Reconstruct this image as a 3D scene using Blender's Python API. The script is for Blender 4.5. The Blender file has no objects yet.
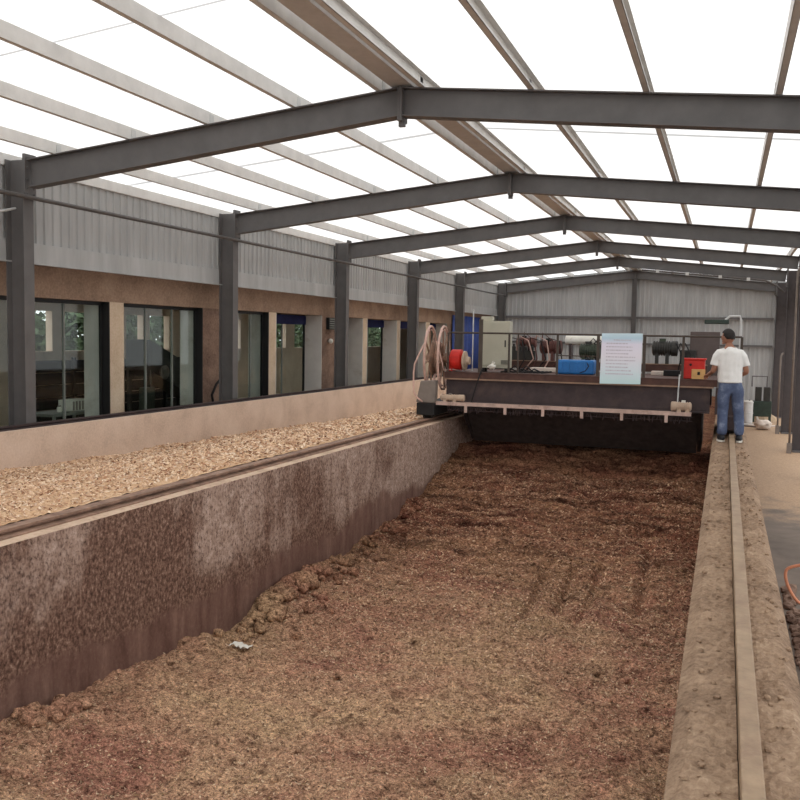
import bpy, bmesh, math, random
import numpy as np
from mathutils import Vector, Matrix, noise
random.seed(7); RNG = np.random.default_rng(7)
sc = bpy.context.scene
COL = sc.collection
PI = math.pi

# ------------------------------------------------------------------ materials
def srgb(r, g, b):
    f = lambda c: (c/255/12.92) if c/255 <= .04045 else ((c/255+.055)/1.055)**2.4
    return (f(r), f(g), f(b), 1)

def new_mat(name):
    m = bpy.data.materials.new(name); m.use_nodes = True
    nt = m.node_tree
    return m, nt, nt.nodes['Principled BSDF']

def N(nt, typ, **kw):
    n = nt.nodes.new(typ)
    for k, v in kw.items():
        if k in n.inputs.keys(): n.inputs[k].default_value = v
        else: setattr(n, k, v)
    return n

def coords(nt, scale=(1, 1, 1)):
    tc = N(nt, 'ShaderNodeTexCoord'); mp = N(nt, 'ShaderNodeMapping')
    mp.inputs['Scale'].default_value = scale
    nt.links.new(tc.outputs['Object'], mp.inputs['Vector'])
    return mp.outputs['Vector']

def ramp(nt, fac, stops):
    r = N(nt, 'ShaderNodeValToRGB'); e = r.color_ramp.elements
    while len(e) < len(stops): e.new(.5)
    for el, (p, c) in zip(e, stops): el.position = p; el.color = c
    nt.links.new(fac, r.inputs['Fac']); return r.outputs['Color']

def noise_tex(nt, vec, scale, detail=4, rough=.55, dist=0.):
    n = N(nt, 'ShaderNodeTexNoise', Scale=scale, Detail=detail, Roughness=rough, Distortion=dist)
    nt.links.new(vec, n.inputs['Vector']); return n.outputs['Fac']

def mixc(nt, fac, a, b, mode='MIX'):
    m = N(nt, 'ShaderNodeMix', data_type='RGBA', blend_type=mode)
    if isinstance(fac, (int, float)): m.inputs[0].default_value = fac
    else: nt.links.new(fac, m.inputs[0])
    for s, v in ((m.inputs[6], a), (m.inputs[7], b)):
        if isinstance(v, tuple): s.default_value = v
        else: nt.links.new(v, s)
    return m.outputs[2]

def bump(nt, bsdf, h, strength=.3, dist=.02):
    b = N(nt, 'ShaderNodeBump', Strength=strength, Distance=dist)
    nt.links.new(h, b.inputs['Height']); nt.links.new(b.outputs['Normal'], bsdf.inputs['Normal'])

def plain(name, c, rough=.6, metal=0., vary=.12, scale=6., bmp=0., spec=.3, dirt=None, dirt_amt=.5):
    """paint / steel / plastic with slight blotchy wear"""
    m, nt, b = new_mat(name)
    v = coords(nt); n = noise_tex(nt, v, scale, 5, .6)
    base = srgb(*c)
    dk = tuple(x*(1-vary*2) for x in base[:3])+(1,); lt = tuple(min(1, x*(1+vary)) for x in base[:3])+(1,)
    col = ramp(nt, n, [(.3, dk), (.7, lt)])
    if dirt:
        n2 = noise_tex(nt, v, scale*.6, 6, .7, .4)
        f = ramp(nt, n2, [(.62-.3*dirt_amt, (0, 0, 0, 1)), (.8-.2*dirt_amt, (1, 1, 1, 1))])
        col = mixc(nt, f, col, srgb(*dirt))
    nt.links.new(col, b.inputs['Base Color'])
    b.inputs['Roughness'].default_value = rough; b.inputs['Metallic'].default_value = metal
    b.inputs['Specular IOR Level'].default_value = spec
    if bmp: bump(nt, b, noise_tex(nt, v, scale*8, 3), bmp, .01)
    return m

M = {}
M['steel'] = plain('grey_structural_paint', (100, 97, 96), .55, vary=.08, scale=3)
M['ridge'] = plain('ridge_paint', (196, 194, 192), .5, vary=.06)
M['shadedsteel'] = plain('shaded_structural_paint', (74, 68, 68), .55, vary=.1)  # structural paint with the dimmer right side's shade put into its colour
M['purlin'] = plain('galvanised_purlin', (216, 214, 210), .5, vary=.06, scale=4)
M['pipe'] = plain('dark_pipe', (92, 88, 86), .5, vary=.1)
M['whitepipe'] = plain('pale_pipe', (200, 200, 198), .5, vary=.06)
M['rust'] = plain('rusty_rail', (150, 120, 102), .65, vary=.22, scale=9, bmp=.2, dirt=(112, 84, 70), dirt_amt=.4)
M['railtan'] = plain('worn_rail', (158, 134, 108), .55, vary=.14, scale=7, bmp=.15, dirt=(134, 108, 88), dirt_amt=.5)
M['railtop'] = plain('polished_rail_head', (140, 116, 98), .45, vary=.16, scale=8)
M['girder'] = plain('dark_brown_steel', (66, 54, 54), .6, vary=.16, scale=5, dirt=(84, 68, 62), dirt_amt=.35)
M['deck'] = plain('rusty_deck_edge', (84, 58, 50), .65, vary=.18, scale=6)
M['tanedge'] = plain('dusty_flange', (146, 118, 98), .7, vary=.14, scale=6)
M['lip'] = plain('pinkish_dusty_steel', (196, 168, 155), .7, vary=.12, scale=9, dirt=(140, 108, 96), dirt_amt=.3)
M['black'] = plain('black_rubber', (34, 32, 32), .7, vary=.15)
M['slat'] = plain('dark_conveyor_steel', (62, 52, 48), .7, vary=.2, scale=8)
M['rail_post'] = plain('brown_handrail', (74, 64, 56), .55, vary=.12)
M['cabinet'] = plain('beige_cabinet', (178, 174, 156), .5, vary=.05, scale=3, dirt=(158, 150, 132), dirt_amt=.2)
M['red'] = plain('red_paint', (206, 44, 34), .5, vary=.12, dirt=(150, 40, 34), dirt_amt=.3)
M['orange'] = plain('orange_hose', (214, 142, 108), .5, vary=.1)
M['blue'] = plain('blue_plastic', (42, 112, 178), .45, vary=.08)
M['wood'] = plain('raw_wood', (206, 160, 104), .7, vary=.12)
M['pink'] = plain('pinkish_hose', (206, 170, 156), .55, vary=.12, scale=10)
M['beige'] = plain('beige_motor', (192, 168, 146), .55, vary=.12)
M['motordark'] = plain('dark_motor', (52, 50, 46), .5, vary=.15)
M['motorgreen'] = plain('dark_green_motor', (58, 66, 52), .5, vary=.15)
M['motorred'] = plain('red_brown_pump', (98, 60, 54), .55, vary=.15)
M['browncab'] = plain('brown_grey_sheet_steel', (92, 80, 76), .55, vary=.08)
M['white'] = plain('dusty_white', (224, 220, 210), .6, vary=.05, dirt=(190, 178, 160), dirt_amt=.2)
M['greybox'] = plain('grey_gearbox', (126, 116, 108), .55, vary=.1)
M['frame'] = plain('dark_window_frame', (34, 34, 34), .5, vary=.05)
M['alu'] = plain('pale_window_frame', (122, 126, 120), .4, vary=.06)
M['curtain'] = plain('dark_blue_curtain', (38, 42, 84), .8, vary=.12)
M['bluepanel'] = plain('blue_sheet', (54, 74, 140), .6, vary=.14)
M['reveal'] = plain('white_reveal', (206, 202, 196), .8, vary=.06, scale=2, dirt=(176, 166, 156), dirt_amt=.25)
M['timber'] = plain('dark_boards', (34, 32, 32), .8, vary=.2, scale=3)
M['skin'] = plain('skin', (158, 112, 90), .55, vary=.05)
M['hair'] = plain('black_hair', (40, 34, 31), .6, vary=.2, scale=40, bmp=.4)
M['shirt'] = plain('white_cotton', (232, 230, 226), .85, vary=.03, scale=14, bmp=.15)
M['shoe'] = plain('black_shoe', (36, 36, 40), .6, vary=.1)
M['leaf'] = plain('green_leaves', (84, 100, 74), .8, vary=.3, scale=5)
M['bark'] = plain('bark', (90, 72, 56), .9, vary=.2)
M['sand'] = plain('sand', (168, 146, 120), .95, vary=.12, scale=8, bmp=.3)
M['sack'] = plain('pale_sack', (214, 200, 188), .8, vary=.08)
M['green'] = plain('dark_green_paint', (48, 60, 52), .5, vary=.15)

def m_jeans():
    m, nt, b = new_mat('blue_denim'); v = coords(nt)
    n = noise_tex(nt, v, 7, 5, .65); col = ramp(nt, n, [(.3, srgb(56, 66, 90)), (.55, srgb(80, 92, 120)), (.75, srgb(128, 138, 158))])
    nt.links.new(col, b.inputs['Base Color']); b.inputs['Roughness'].default_value = .85
    bump(nt, b, noise_tex(nt, v, 60, 3), .2, .01); return m
M['jeans'] = m_jeans()

def m_wallstain():
    """concrete pit wall caked with dried compost, with scraped pale streaks"""
    m, nt, b = new_mat('stained_pit_concrete')
    v = coords(nt); vs = coords(nt, (1, 1, .22))
    big = noise_tex(nt, coords(nt, (1, .5, .45)), .9, 5, .6, .6)
    streak = noise_tex(nt, vs, 3.6, 8, .72, .3)
    fine = noise_tex(nt, v, 42, 5, .75)
    spk = noise_tex(nt, coords(nt, (1, 1, .78)), 33, 7, .84)
    conc = ramp(nt, noise_tex(nt, v, 9, 8, .75), [(.3, srgb(150, 124, 110)), (.5, srgb(192, 166, 150)), (.7, srgb(220, 198, 184))])
    crust = ramp(nt, spk, [(.36, srgb(58, 40, 34)), (.47, srgb(106, 80, 68)), (.56, srgb(144, 114, 98)), (.66, srgb(200, 172, 154))])
    sx = N(nt, 'ShaderNodeSeparateXYZ'); nt.links.new(v, sx.inputs[0])
    # where the wall has been scraped bare: towards the machine and in the upper half
    my = N(nt, 'ShaderNodeMapRange', **{'From Min': 7., 'From Max': 15., 'To Min': -.04, 'To Max': .2}); nt.links.new(sx.outputs['Y'], my.inputs['Value'])
    mz = N(nt, 'ShaderNodeMapRange', **{'From Min': -1.3, 'From Max': -.75, 'To Min': -.12, 'To Max': .03}); nt.links.new(sx.outputs['Z'], mz.inputs['Value'])
    def add(a, c, op='ADD'):
        q = N(nt, 'ShaderNodeMath', operation=op)
        for s, t in ((q.inputs[0], a), (q.inputs[1], c)):
            if isinstance(t, (int, float)): s.default_value = t
            else: nt.links.new(t, s)
        return q.outputs[0]
    t = add(add(add(add(big, .85, 'MULTIPLY'), add(streak, .45, 'MULTIPLY')), my.outputs[0]), mz.outputs[0])
    mask = ramp(nt, t, [(.64, (0, 0, 0, 1)), (.78, (1, 1, 1, 1))])
    hole = ramp(nt, spk, [(.4, (.15, .15, .15, 1)), (.52, (1, 1, 1, 1))])
    col = mixc(nt, mixc(nt, 1., mask, hole, 'MULTIPLY'), crust, conc)
    # smooth brown slurry smeared over the lower part, ragged upper edge
    sl = noise_tex(nt, coords(nt, (1, .6, .5)), 1.1, 5, .6)
    band = add(add(sx.outputs['Z'], add(sl, 1.1, 'MULTIPLY')), .56)
    bm = ramp(nt, band, [(.0, (1, 1, 1, 1)), (.12, (0, 0, 0, 1))])
    slurry = ramp(nt, noise_tex(nt, vs, 7, 6, .65), [(.3, srgb(98, 70, 62)), (.6, srgb(132, 102, 90)), (.75, srgb(158, 128, 114))])
    col = mixc(nt, mixc(nt, .85, (0, 0, 0, 1), bm), col, slurry)
    nt.links.new(col, b.inputs['Base Color']); b.inputs['Roughness'].default_value = .92; b.inputs['Specular IOR Level'].default_value = .15
    bump(nt, b, spk, .6, .015); return m
M['pitwall'] = m_wallstain()

def mottled(name, stops, scale=5, fine=40, rough=.92, bmp=.4, bd=.012, mixf=.5, detail=6):
    m, nt, b = new_mat(name); v = coords(nt)
    n1 = noise_tex(nt, v, scale, detail, .6, .3); n2 = noise_tex(nt, v, fine, 5, .75)
    mm = N(nt, 'ShaderNodeMix'); mm.inputs[0].default_value = mixf
    nt.links.new(n1, mm.inputs[2]); nt.links.new(n2, mm.inputs[3])
    nt.links.new(ramp(nt, mm.outputs[0], [(p, srgb(*c)) for p, c in stops]), b.inputs['Base Color'])
    b.inputs['Roughness'].default_value = rough; b.inputs['Specular IOR Level'].default_value = .15
    if bmp: bump(nt, b, n2, bmp, bd)
    return m
M['concrete'] = mottled('pale_concrete', [(.32, (184, 162, 144)), (.5, (212, 190, 172)), (.68, (226, 206, 190))], 1.6, 30, bmp=.15)
def moist_shade(nt, v, c0):
    """shade of hollows and ripples put into the colour, and rows of wet and dry material left across the pit by the turner"""
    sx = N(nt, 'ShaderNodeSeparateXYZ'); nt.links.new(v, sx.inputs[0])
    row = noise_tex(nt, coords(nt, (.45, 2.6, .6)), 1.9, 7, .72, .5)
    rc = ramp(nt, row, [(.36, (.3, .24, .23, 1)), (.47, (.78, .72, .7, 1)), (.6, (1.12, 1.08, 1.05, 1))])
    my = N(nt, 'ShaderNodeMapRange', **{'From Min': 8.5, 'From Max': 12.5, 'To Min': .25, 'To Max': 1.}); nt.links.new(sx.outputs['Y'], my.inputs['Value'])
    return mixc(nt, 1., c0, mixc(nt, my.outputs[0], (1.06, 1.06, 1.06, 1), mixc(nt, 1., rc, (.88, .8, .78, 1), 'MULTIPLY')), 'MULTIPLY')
def m_compost():
    m, nt, b = new_mat('compost'); v = coords(nt)
    tone = noise_tex(nt, v, .75, 4, .6, .4)
    hue0 = ramp(nt, tone, [(.34, srgb(180, 134, 116)), (.44, srgb(204, 162, 136)), (.54, srgb(216, 182, 150)), (.68, srgb(222, 194, 156))])
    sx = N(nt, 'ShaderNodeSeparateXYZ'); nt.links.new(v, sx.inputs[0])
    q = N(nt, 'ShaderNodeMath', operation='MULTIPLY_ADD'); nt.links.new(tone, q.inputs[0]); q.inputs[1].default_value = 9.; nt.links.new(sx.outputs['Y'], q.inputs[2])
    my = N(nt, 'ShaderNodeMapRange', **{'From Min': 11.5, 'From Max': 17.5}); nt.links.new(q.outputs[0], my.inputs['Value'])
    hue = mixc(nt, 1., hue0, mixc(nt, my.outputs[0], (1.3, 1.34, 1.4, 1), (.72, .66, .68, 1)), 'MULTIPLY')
    f1 = noise_tex(nt, v, 30, 6, .78); f2 = noise_tex(nt, v, 90, 4, .8); f0 = noise_tex(nt, v, 8, 7, .75)
    c1 = ramp(nt, f1, [(.36, (.16, .13, .12, 1)), (.47, (.62, .58, .55, 1)), (.62, (1.12, 1.1, 1.06, 1))])
    c2 = ramp(nt, f2, [(.36, (.4, .36, .34, 1)), (.52, (.9, .88, .86, 1)), (.66, (1.35, 1.3, 1.25, 1))])
    c0 = ramp(nt, f0, [(.36, (.36, .31, .3, 1)), (.46, (.85, .82, .8, 1)), (.6, (1.08, 1.06, 1.04, 1))])  # dark hollows between lumps: their shade is put into the colour
    col = mixc(nt, 1., mixc(nt, 1., mixc(nt, 1., hue, c1, 'MULTIPLY'), c2, 'MULTIPLY'), moist_shade(nt, v, c0), 'MULTIPLY')
    nt.links.new(col, b.inputs['Base Color']); b.inputs['Roughness'].default_value = .95; b.inputs['Specular IOR Level'].default_value = .1
    bump(nt, b, f1, .9, .03); return m
M['compost'] = m_compost()
M['chipbed'] = mottled('wood_chip_bed', [(.34, (132, 92, 66)), (.45, (200, 160, 124)), (.66, (232, 202, 168))], 2.5, 45, bmp=.7, bd=.02, mixf=.65)
M['dirt'] = mottled('sandy_dirt', [(.3, (74, 58, 46)), (.42, (136, 112, 92)), (.56, (166, 140, 116)), (.7, (194, 170, 144))], 3, 30, bmp=.8, bd=.02, mixf=.55)
M['ledge'] = mottled('dusty_ledge', [(.32, (150, 124, 106)), (.5, (196, 170, 148)), (.68, (214, 192, 170))], 3, 26, bmp=.4)
M['plaster'] = mottled('brown_plaster', [(.34, (118, 98, 84)), (.5, (148, 124, 106)), (.66, (170, 146, 126))], 1.4, 22, bmp=.12)
M['pier'] = mottled('pale_plaster', [(.34, (176, 152, 128)), (.5, (198, 178, 154)), (.68, (214, 196, 174))], 1.8, 25, bmp=.1)
M['stainplaster'] = mottled('damp_plaster', [(.36, (94, 74, 64)), (.5, (132, 108, 94)), (.66, (160, 134, 116))], 2.2, 20, bmp=.12)

def m_floor():
    m, nt, b = new_mat('yard_floor'); v = coords(nt)
    n = noise_tex(nt, v, 1.3, 6, .6, .3); f = noise_tex(nt, v, 26, 4, .7)
    grey = ramp(nt, n, [(.3, srgb(96, 86, 78)), (.7, srgb(130, 116, 104))])
    tan = ramp(nt, f, [(.35, srgb(142, 116, 94)), (.65, srgb(178, 152, 124))])
    sx = N(nt, 'ShaderNodeSeparateXYZ'); nt.links.new(v, sx.inputs[0])
    q = N(nt, 'ShaderNodeMath', operation='MULTIPLY_ADD'); nt.links.new(n, q.inputs[0]); q.inputs[1].default_value = 9.; nt.links.new(sx.outputs['Y'], q.inputs[2])
    mask = N(nt, 'ShaderNodeMapRange', **{'From Min': 22.6, 'From Max': 25.2}); nt.links.new(q.outputs[0], mask.inputs['Value'])
    nt.links.new(mixc(nt, mask.outputs[0], grey, tan), b.inputs['Base Color'])
    b.inputs['Roughness'].default_value = .75; b.inputs['Specular IOR Level'].default_value = .25
    bump(nt, b, f, .2, .01); return m
M['floor'] = m_floor()

def m_clad():
    m, nt, b = new_mat('ribbed_steel_cladding'); v = coords(nt, (1, 1, .15))
    n = noise_tex(nt, v, 4, 5, .6)
    nt.links.new(ramp(nt, n, [(.3, srgb(156, 156, 155)), (.7, srgb(178, 178, 177))]), b.inputs['Base Color'])
    b.inputs['Roughness'].default_value = .55; return m
M['clad'] = m_clad()

def m_roof():
    m = bpy.data.materials.new('translucent_roof_sheet'); m.use_nodes = True; nt = m.node_tree
    nt.nodes.clear(); out = N(nt, 'ShaderNodeOutputMaterial')
    tr = N(nt, 'ShaderNodeBsdfTranslucent'); df = N(nt, 'ShaderNodeBsdfDiffuse'); mx = N(nt, 'ShaderNodeMixShader')
    v = coords(nt); sx = N(nt, 'ShaderNodeSeparateXYZ'); nt.links.new(v, sx.inputs[0])
    pp = N(nt, 'ShaderNodeMath', operation='PINGPONG'); pp.inputs[1].default_value = 3.15
    sh = N(nt, 'ShaderNodeMath', operation='ADD'); sh.inputs[1].default_value = 4.55
    nt.links.new(sx.outputs['Y'], sh.inputs[0]); nt.links.new(sh.outputs[0], pp.inputs[0])
    # sheets overlap mid-bay: a double layer passes less light
    lap = ramp(nt, pp.outputs[0], [(.0, srgb(176, 176, 176)), (.04, srgb(176, 176, 176)), (.042, srgb(250, 250, 249)), (1, srgb(250, 250, 249))])
    st = noise_tex(nt, coords(nt, (.15, 3, 1)), 1.5, 3)
    col = mixc(nt, 1., lap, ramp(nt, st, [(.3, srgb(238, 238, 236)), (.7, (1, 1, 1, 1))]), 'MULTIPLY')
    nt.links.new(col, tr.inputs[0]); df.inputs[0].default_value = (.8, .8, .8, 1)
    mx.inputs[0].default_value = .3
    nt.links.new(tr.outputs[0], mx.inputs[1]); nt.links.new(df.outputs[0], mx.inputs[2]); nt.links.new(mx.outputs[0], out.inputs[0])
    return m
M['roof'] = m_roof()

def m_glass():
    m = bpy.data.materials.new('window_glass'); m.use_nodes = True; nt = m.node_tree
    nt.nodes.clear(); out = N(nt, 'ShaderNodeOutputMaterial')
    t = N(nt, 'ShaderNodeBsdfTransparent'); t.inputs[0].default_value = (.92, .97, .95, 1)
    g = N(nt, 'ShaderNodeBsdfGlossy', Roughness=.03); lw = N(nt, 'ShaderNodeLayerWeight', Blend=.3); fr = N(nt, 'ShaderNodeMath', operation='MULTIPLY'); fr.inputs[1].default_value = .11; nt.links.new(lw.outputs['Facing'], fr.inputs[0]); mx = N(nt, 'ShaderNodeMixShader')
    nt.links.new(fr.outputs[0], mx.inputs[0]); nt.links.new(t.outputs[0], mx.inputs[1]); nt.links.new(g.outputs[0], mx.inputs[2]); nt.links.new(mx.outputs[0], out.inputs[0])
    return m
M['glass'] = m_glass()

def m_island(name, cols, rough=.9, damp_shade=False):
    m, nt, b = new_mat(name); g = N(nt, 'ShaderNodeNewGeometry')
    k = len(cols); col = ramp(nt, g.outputs['Random Per Island'], [(i/(k-1), srgb(*c)) for i, c in enumerate(cols)])
    if damp_shade:
        v = coords(nt); f0 = noise_tex(nt, v, 8, 7, .75)
        col = mixc(nt, 1., col, moist_shade(nt, v, ramp(nt, f0, [(.36, (.4, .34, .33, 1)), (.46, (.85, .82, .8, 1)), (.6, (1.05, 1.04, 1.03, 1))])), 'MULTIPLY')
    nt.links.new(col, b.inputs['Base Color'])
    b.inputs['Roughness'].default_value = rough; b.inputs['Specular IOR Level'].default_value = .15; return m
M['bits'] = m_island('compost_fibres', [(64, 44, 38), (176, 134, 112), (204, 170, 138), (106, 78, 66), (216, 186, 150), (236, 214, 182), (184, 142, 122), (162, 136, 98), (84, 58, 50), (206, 168, 144)], damp_shade=True)
M['chips'] = m_island('wood_chips', [(120, 78, 54), (214, 176, 140), (236, 206, 174), (178, 132, 100), (242, 220, 194), (150, 104, 76), (226, 190, 158)])

def m_sign():
    m, nt, b = new_mat('printed_notice_board'); v = coords(nt)
    sx = N(nt, 'ShaderNodeSeparateXYZ'); nt.links.new(v, sx.inputs[0])
    r = N(nt, 'ShaderNodeMapRange', **{'From Min': 0., 'From Max': .83}); nt.links.new(sx.outputs['Z'], r.inputs['Value'])
    nt.links.new(ramp(nt, r.outputs[0], [(0, srgb(196, 226, 226)), (.3, srgb(222, 232, 238)), (.55, srgb(234, 230, 238)), (.8, srgb(230, 226, 240)), (.92, srgb(186, 214, 228)), (1, srgb(206, 228, 238))]), b.inputs['Base Color'])
    b.inputs['Roughness'].default_value = .5; return m
M['sign'] = m_sign()
M['ink'] = plain('grey_print', (204, 198, 208), .7, vary=.1, scale=30)

# ------------------------------------------------------------------ mesh builder
WLOC = {}
class MB:
    def __init__(s): s.v = []; s.f = []; s.mi = []
    def add(s, vs, fs, mi=0):
        o = len(s.v); s.v += [tuple(p) for p in vs]; s.f += [tuple(i+o for i in f) for f in fs]; s.mi += [mi]*len(fs); return s
    def box(s, x0, x1, y0, y1, z0, z1, mi=0):
        return s.add([(x0,y0,z0),(x1,y0,z0),(x1,y1,z0),(x0,y1,z0),(x0,y0,z1),(x1,y0,z1),(x1,y1,z1),(x0,y1,z1)],
                     [(0,3,2,1),(4,5,6,7),(0,1,5,4),(1,2,6,5),(2,3,7,6),(3,0,4,7)], mi)
    def obox(s, c, sx, sy, sz, rot=None):
        R = rot or Matrix.Identity(3); c = Vector(c)
        vs = [c+R@Vector((a*sx/2, b*sy/2, d*sz/2)) for d in (-1,1) for a, b in ((-1,-1),(1,-1),(1,1),(-1,1))]
        return s.add(vs, [(0,3,2,1),(4,5,6,7),(0,1,5,4),(1,2,6,5),(2,3,7,6),(3,0,4,7)])
    def bar(s, a, b, w, h):
        a, b = Vector(a), Vector(b); d = b-a; q = d.to_track_quat('Y', 'Z').to_matrix()
        return s.obox((a+b)/2, w, d.length, h, q)
    def tube(s, pts, r, n=10, closed=False, cap=True):
        pts = [Vector(p) for p in pts]; k = len(pts); rs = r if isinstance(r, (list, tuple)) else [r]*k
        vs = []; fs = []; up = None
        for i, p in enumerate(pts):
            t = (pts[(i+1) % k]-pts[i-1]) if closed else (pts[min(i+1, k-1)]-pts[max(i-1, 0)])
            t.normalize()
            if up is None: up = Vector((0,0,1)) if abs(t.z) < .9 else Vector((1,0,0))
            x = t.cross(up).normalized(); up = x.cross(t).normalized()
            for j in range(n):
                a = 2*PI*j/n; vs.append(p+(x*math.cos(a)+up*math.sin(a))*rs[i])
        for i in range(k if closed else k-1):
            i2 = (i+1) % k
            for j in range(n): fs.append((i*n+j, i*n+(j+1) % n, i2*n+(j+1) % n, i2*n+j))
        if cap and not closed: fs += [tuple(reversed(range(n))), tuple(range((k-1)*n, k*n))]
        return s.add(vs, fs)
    def torus(s, c, axis, R, r, n=40, m=8):
        c = Vector(c); a = Vector(axis).normalized(); x = a.orthogonal().normalized(); y = a.cross(x)
        return s.tube([c+(x*math.cos(2*PI*i/n)+y*math.sin(2*PI*i/n))*R for i in range(n)], r, m, closed=True)
    def lathe(s, c, axis, prof, n=20):
        """prof = [(distance along axis, radius)]"""
        c = Vector(c); a = Vector(axis).normalized(); x = a.orthogonal().normalized(); y = a.cross(x)
        vs = []; fs = []
        for d, r in prof:
            for j in range(n):
                t = 2*PI*j/n; vs.append(c+a*d+(x*math.cos(t)+y*math.sin(t))*max(r, 1e-4))
        k = len(prof)
        for i in range(k-1):
            for j in range(n): fs.append((i*n+j, i*n+(j+1) % n, (i+1)*n+(j+1) % n, (i+1)*n+j))
        fs += [tuple(reversed(range(n))), tuple(range((k-1)*n, k*n))]
        return s.add(vs, fs)
    def prism(s, prof, a, b, ux, uz):
        """2D profile (u,w) swept from a to b"""
        a, b, ux, uz = map(Vector, (a, b, ux, uz)); n = len(prof)
        vs = [a+ux*u+uz*w for u, w in prof]+[b+ux*u+uz*w for u, w in prof]
        fs = [(j, (j+1) % n, n+(j+1) % n, n+j) for j in range(n)]+[tuple(reversed(range(n))), tuple(range(n, 2*n))]
        return s.add(vs, fs)
    def clod(s, c, r, sub=2, squash=.75, seed=0):
        bm = bmesh.new(); bmesh.ops.create_icosphere(bm, subdivisions=sub, radius=1)
        o = Vector((seed*3.1, seed*1.7, seed*.9)); vs = []
        for v in bm.verts:
            k = 1+.45*noise.noise(v.co*1.6+o)+.25*noise.noise(v.co*4+o)
            p = v.co*k*r; vs.append((c[0]+p.x, c[1]+p.y, c[2]+p.z*squash))
        fs = [tuple(v.index for v in f.verts) for f in bm.faces]; bm.free()
        return s.add(vs, fs)
    def build(s, name, mats, parent=None, bevel=0., smooth=False, **props):
        off = Vector(WLOC.get(parent.name, (0,0,0))) if parent else Vector()
        me = bpy.data.meshes.new(name); me.from_pydata([(x-off.x, y-off.y, z-off.z) for x, y, z in s.v], [], s.f)
        for m in (mats if isinstance(mats, list) else [mats]): me.materials.append(M[m] if isinstance(m, str) else m)
        if any(s.mi): me.polygons.foreach_set('material_index', s.mi)
        if smooth: me.polygons.foreach_set('use_smooth', [True]*len(me.polygons))
        me.update()
        bm = bmesh.new(); bm.from_mesh(me); bmesh.ops.recalc_face_normals(bm, faces=bm.faces); bm.to_mesh(me); bm.free()
        o = bpy.data.objects.new(name, me); COL.objects.link(o)
        if parent: o.parent = parent; WLOC[o.name] = tuple(off)
        if bevel:
            b = o.modifiers.new('edge', 'BEVEL'); b.width = bevel; b.segments = 2; b.limit_method = 'ANGLE'
        for k, v in props.items(): o[k] = v
        return o

def tag(o, label, cat, group=None, kind=None):
    o['label'] = label; o['category'] = cat
    if group: o['group'] = group
    if kind: o['kind'] = kind
    return o
def thing(name, loc, label, cat, group=None, kind=None):
    o = bpy.data.objects.new(name, None); o.empty_display_size = .1; o.location = loc; COL.objects.link(o); WLOC[o.name] = tuple(loc)
    return tag(o, label, cat, group, kind)
def struct(o, label=None, cat=None):
    o['kind'] = 'structure'
    if label: o['label'] = label
    if cat: o['category'] = cat
    return o

# ------------------------------------------------------------------ camera
F, PSI, PIT, ROL, H = 880., .3526, .073, .0176, 1.45
fw = Vector((-math.sin(PSI)*math.cos(PIT), math.cos(PSI)*math.cos(PIT), -math.sin(PIT)))
r0 = Vector((math.cos(PSI), math.sin(PSI), 0)); u0 = r0.cross(fw)
rt = math.cos(ROL)*r0+math.sin(ROL)*u0; up = rt.cross(fw)
cd = bpy.data.cameras.new('camera'); cam = bpy.data.objects.new('camera', cd); COL.objects.link(cam)
cd.sensor_width = 36; cd.lens = F/800*36; cd.clip_start = .05; cd.clip_end = 300
cam.matrix_world = Matrix(((rt.x, up.x, -fw.x, 0), (rt.y, up.y, -fw.y, 0), (rt.z, up.z, -fw.z, H), (0, 0, 0, 1)))
sc.camera = cam

# ------------------------------------------------------------------ building shell
FL = -1.98
FY = [11.2, 17.5, 23.8, 30.1, 36.05, 43.4]
XL, XR, XM = -10.45, 2.09, -4.16
def zt(x):                                  # top of the rafters
    return 4.72-abs(x-XM)*.0985
Y0, Y1 = -1.5, 43.75

b = MB().box(-22, 15, Y0-12, 60, FL-.2, FL); struct(b.build('floor', 'floor'), 'grey yard floor with a sandy tan patch by the right columns', 'floor')

def isec(mb, a, b_, depth, width, uz, ux, tf=.016, tw=.012, d2=None):
    """I-section from a to b (centre of the TOP flange line), depth measured along -uz; d2 = depth at b"""
    d2 = d2 or depth; a, b_, uz, ux = map(Vector, (a, b_, uz, ux))
    def q(w0, w1, h0a, h1a, h0b, h1b):
        vs = [a+ux*w0-uz*h0a, a+ux*w1-uz*h0a, a+ux*w1-uz*h1a, a+ux*w0-uz*h1a, b_+ux*w0-uz*h0b, b_+ux*w1-uz*h0b, b_+ux*w1-uz*h1b, b_+ux*w0-uz*h1b]
        mb.add(vs, [(0,1,2,3),(4,7,6,5),(0,4,5,1),(1,5,6,2),(2,6,7,3),(3,7,4,0)])
    w = width/2
    q(-w, w, 0, tf, 0, tf); q(-w, w, depth-tf, depth, d2-tf, d2); q(-tw/2, tw/2, tf, depth-tf, tf, d2-tf)

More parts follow.
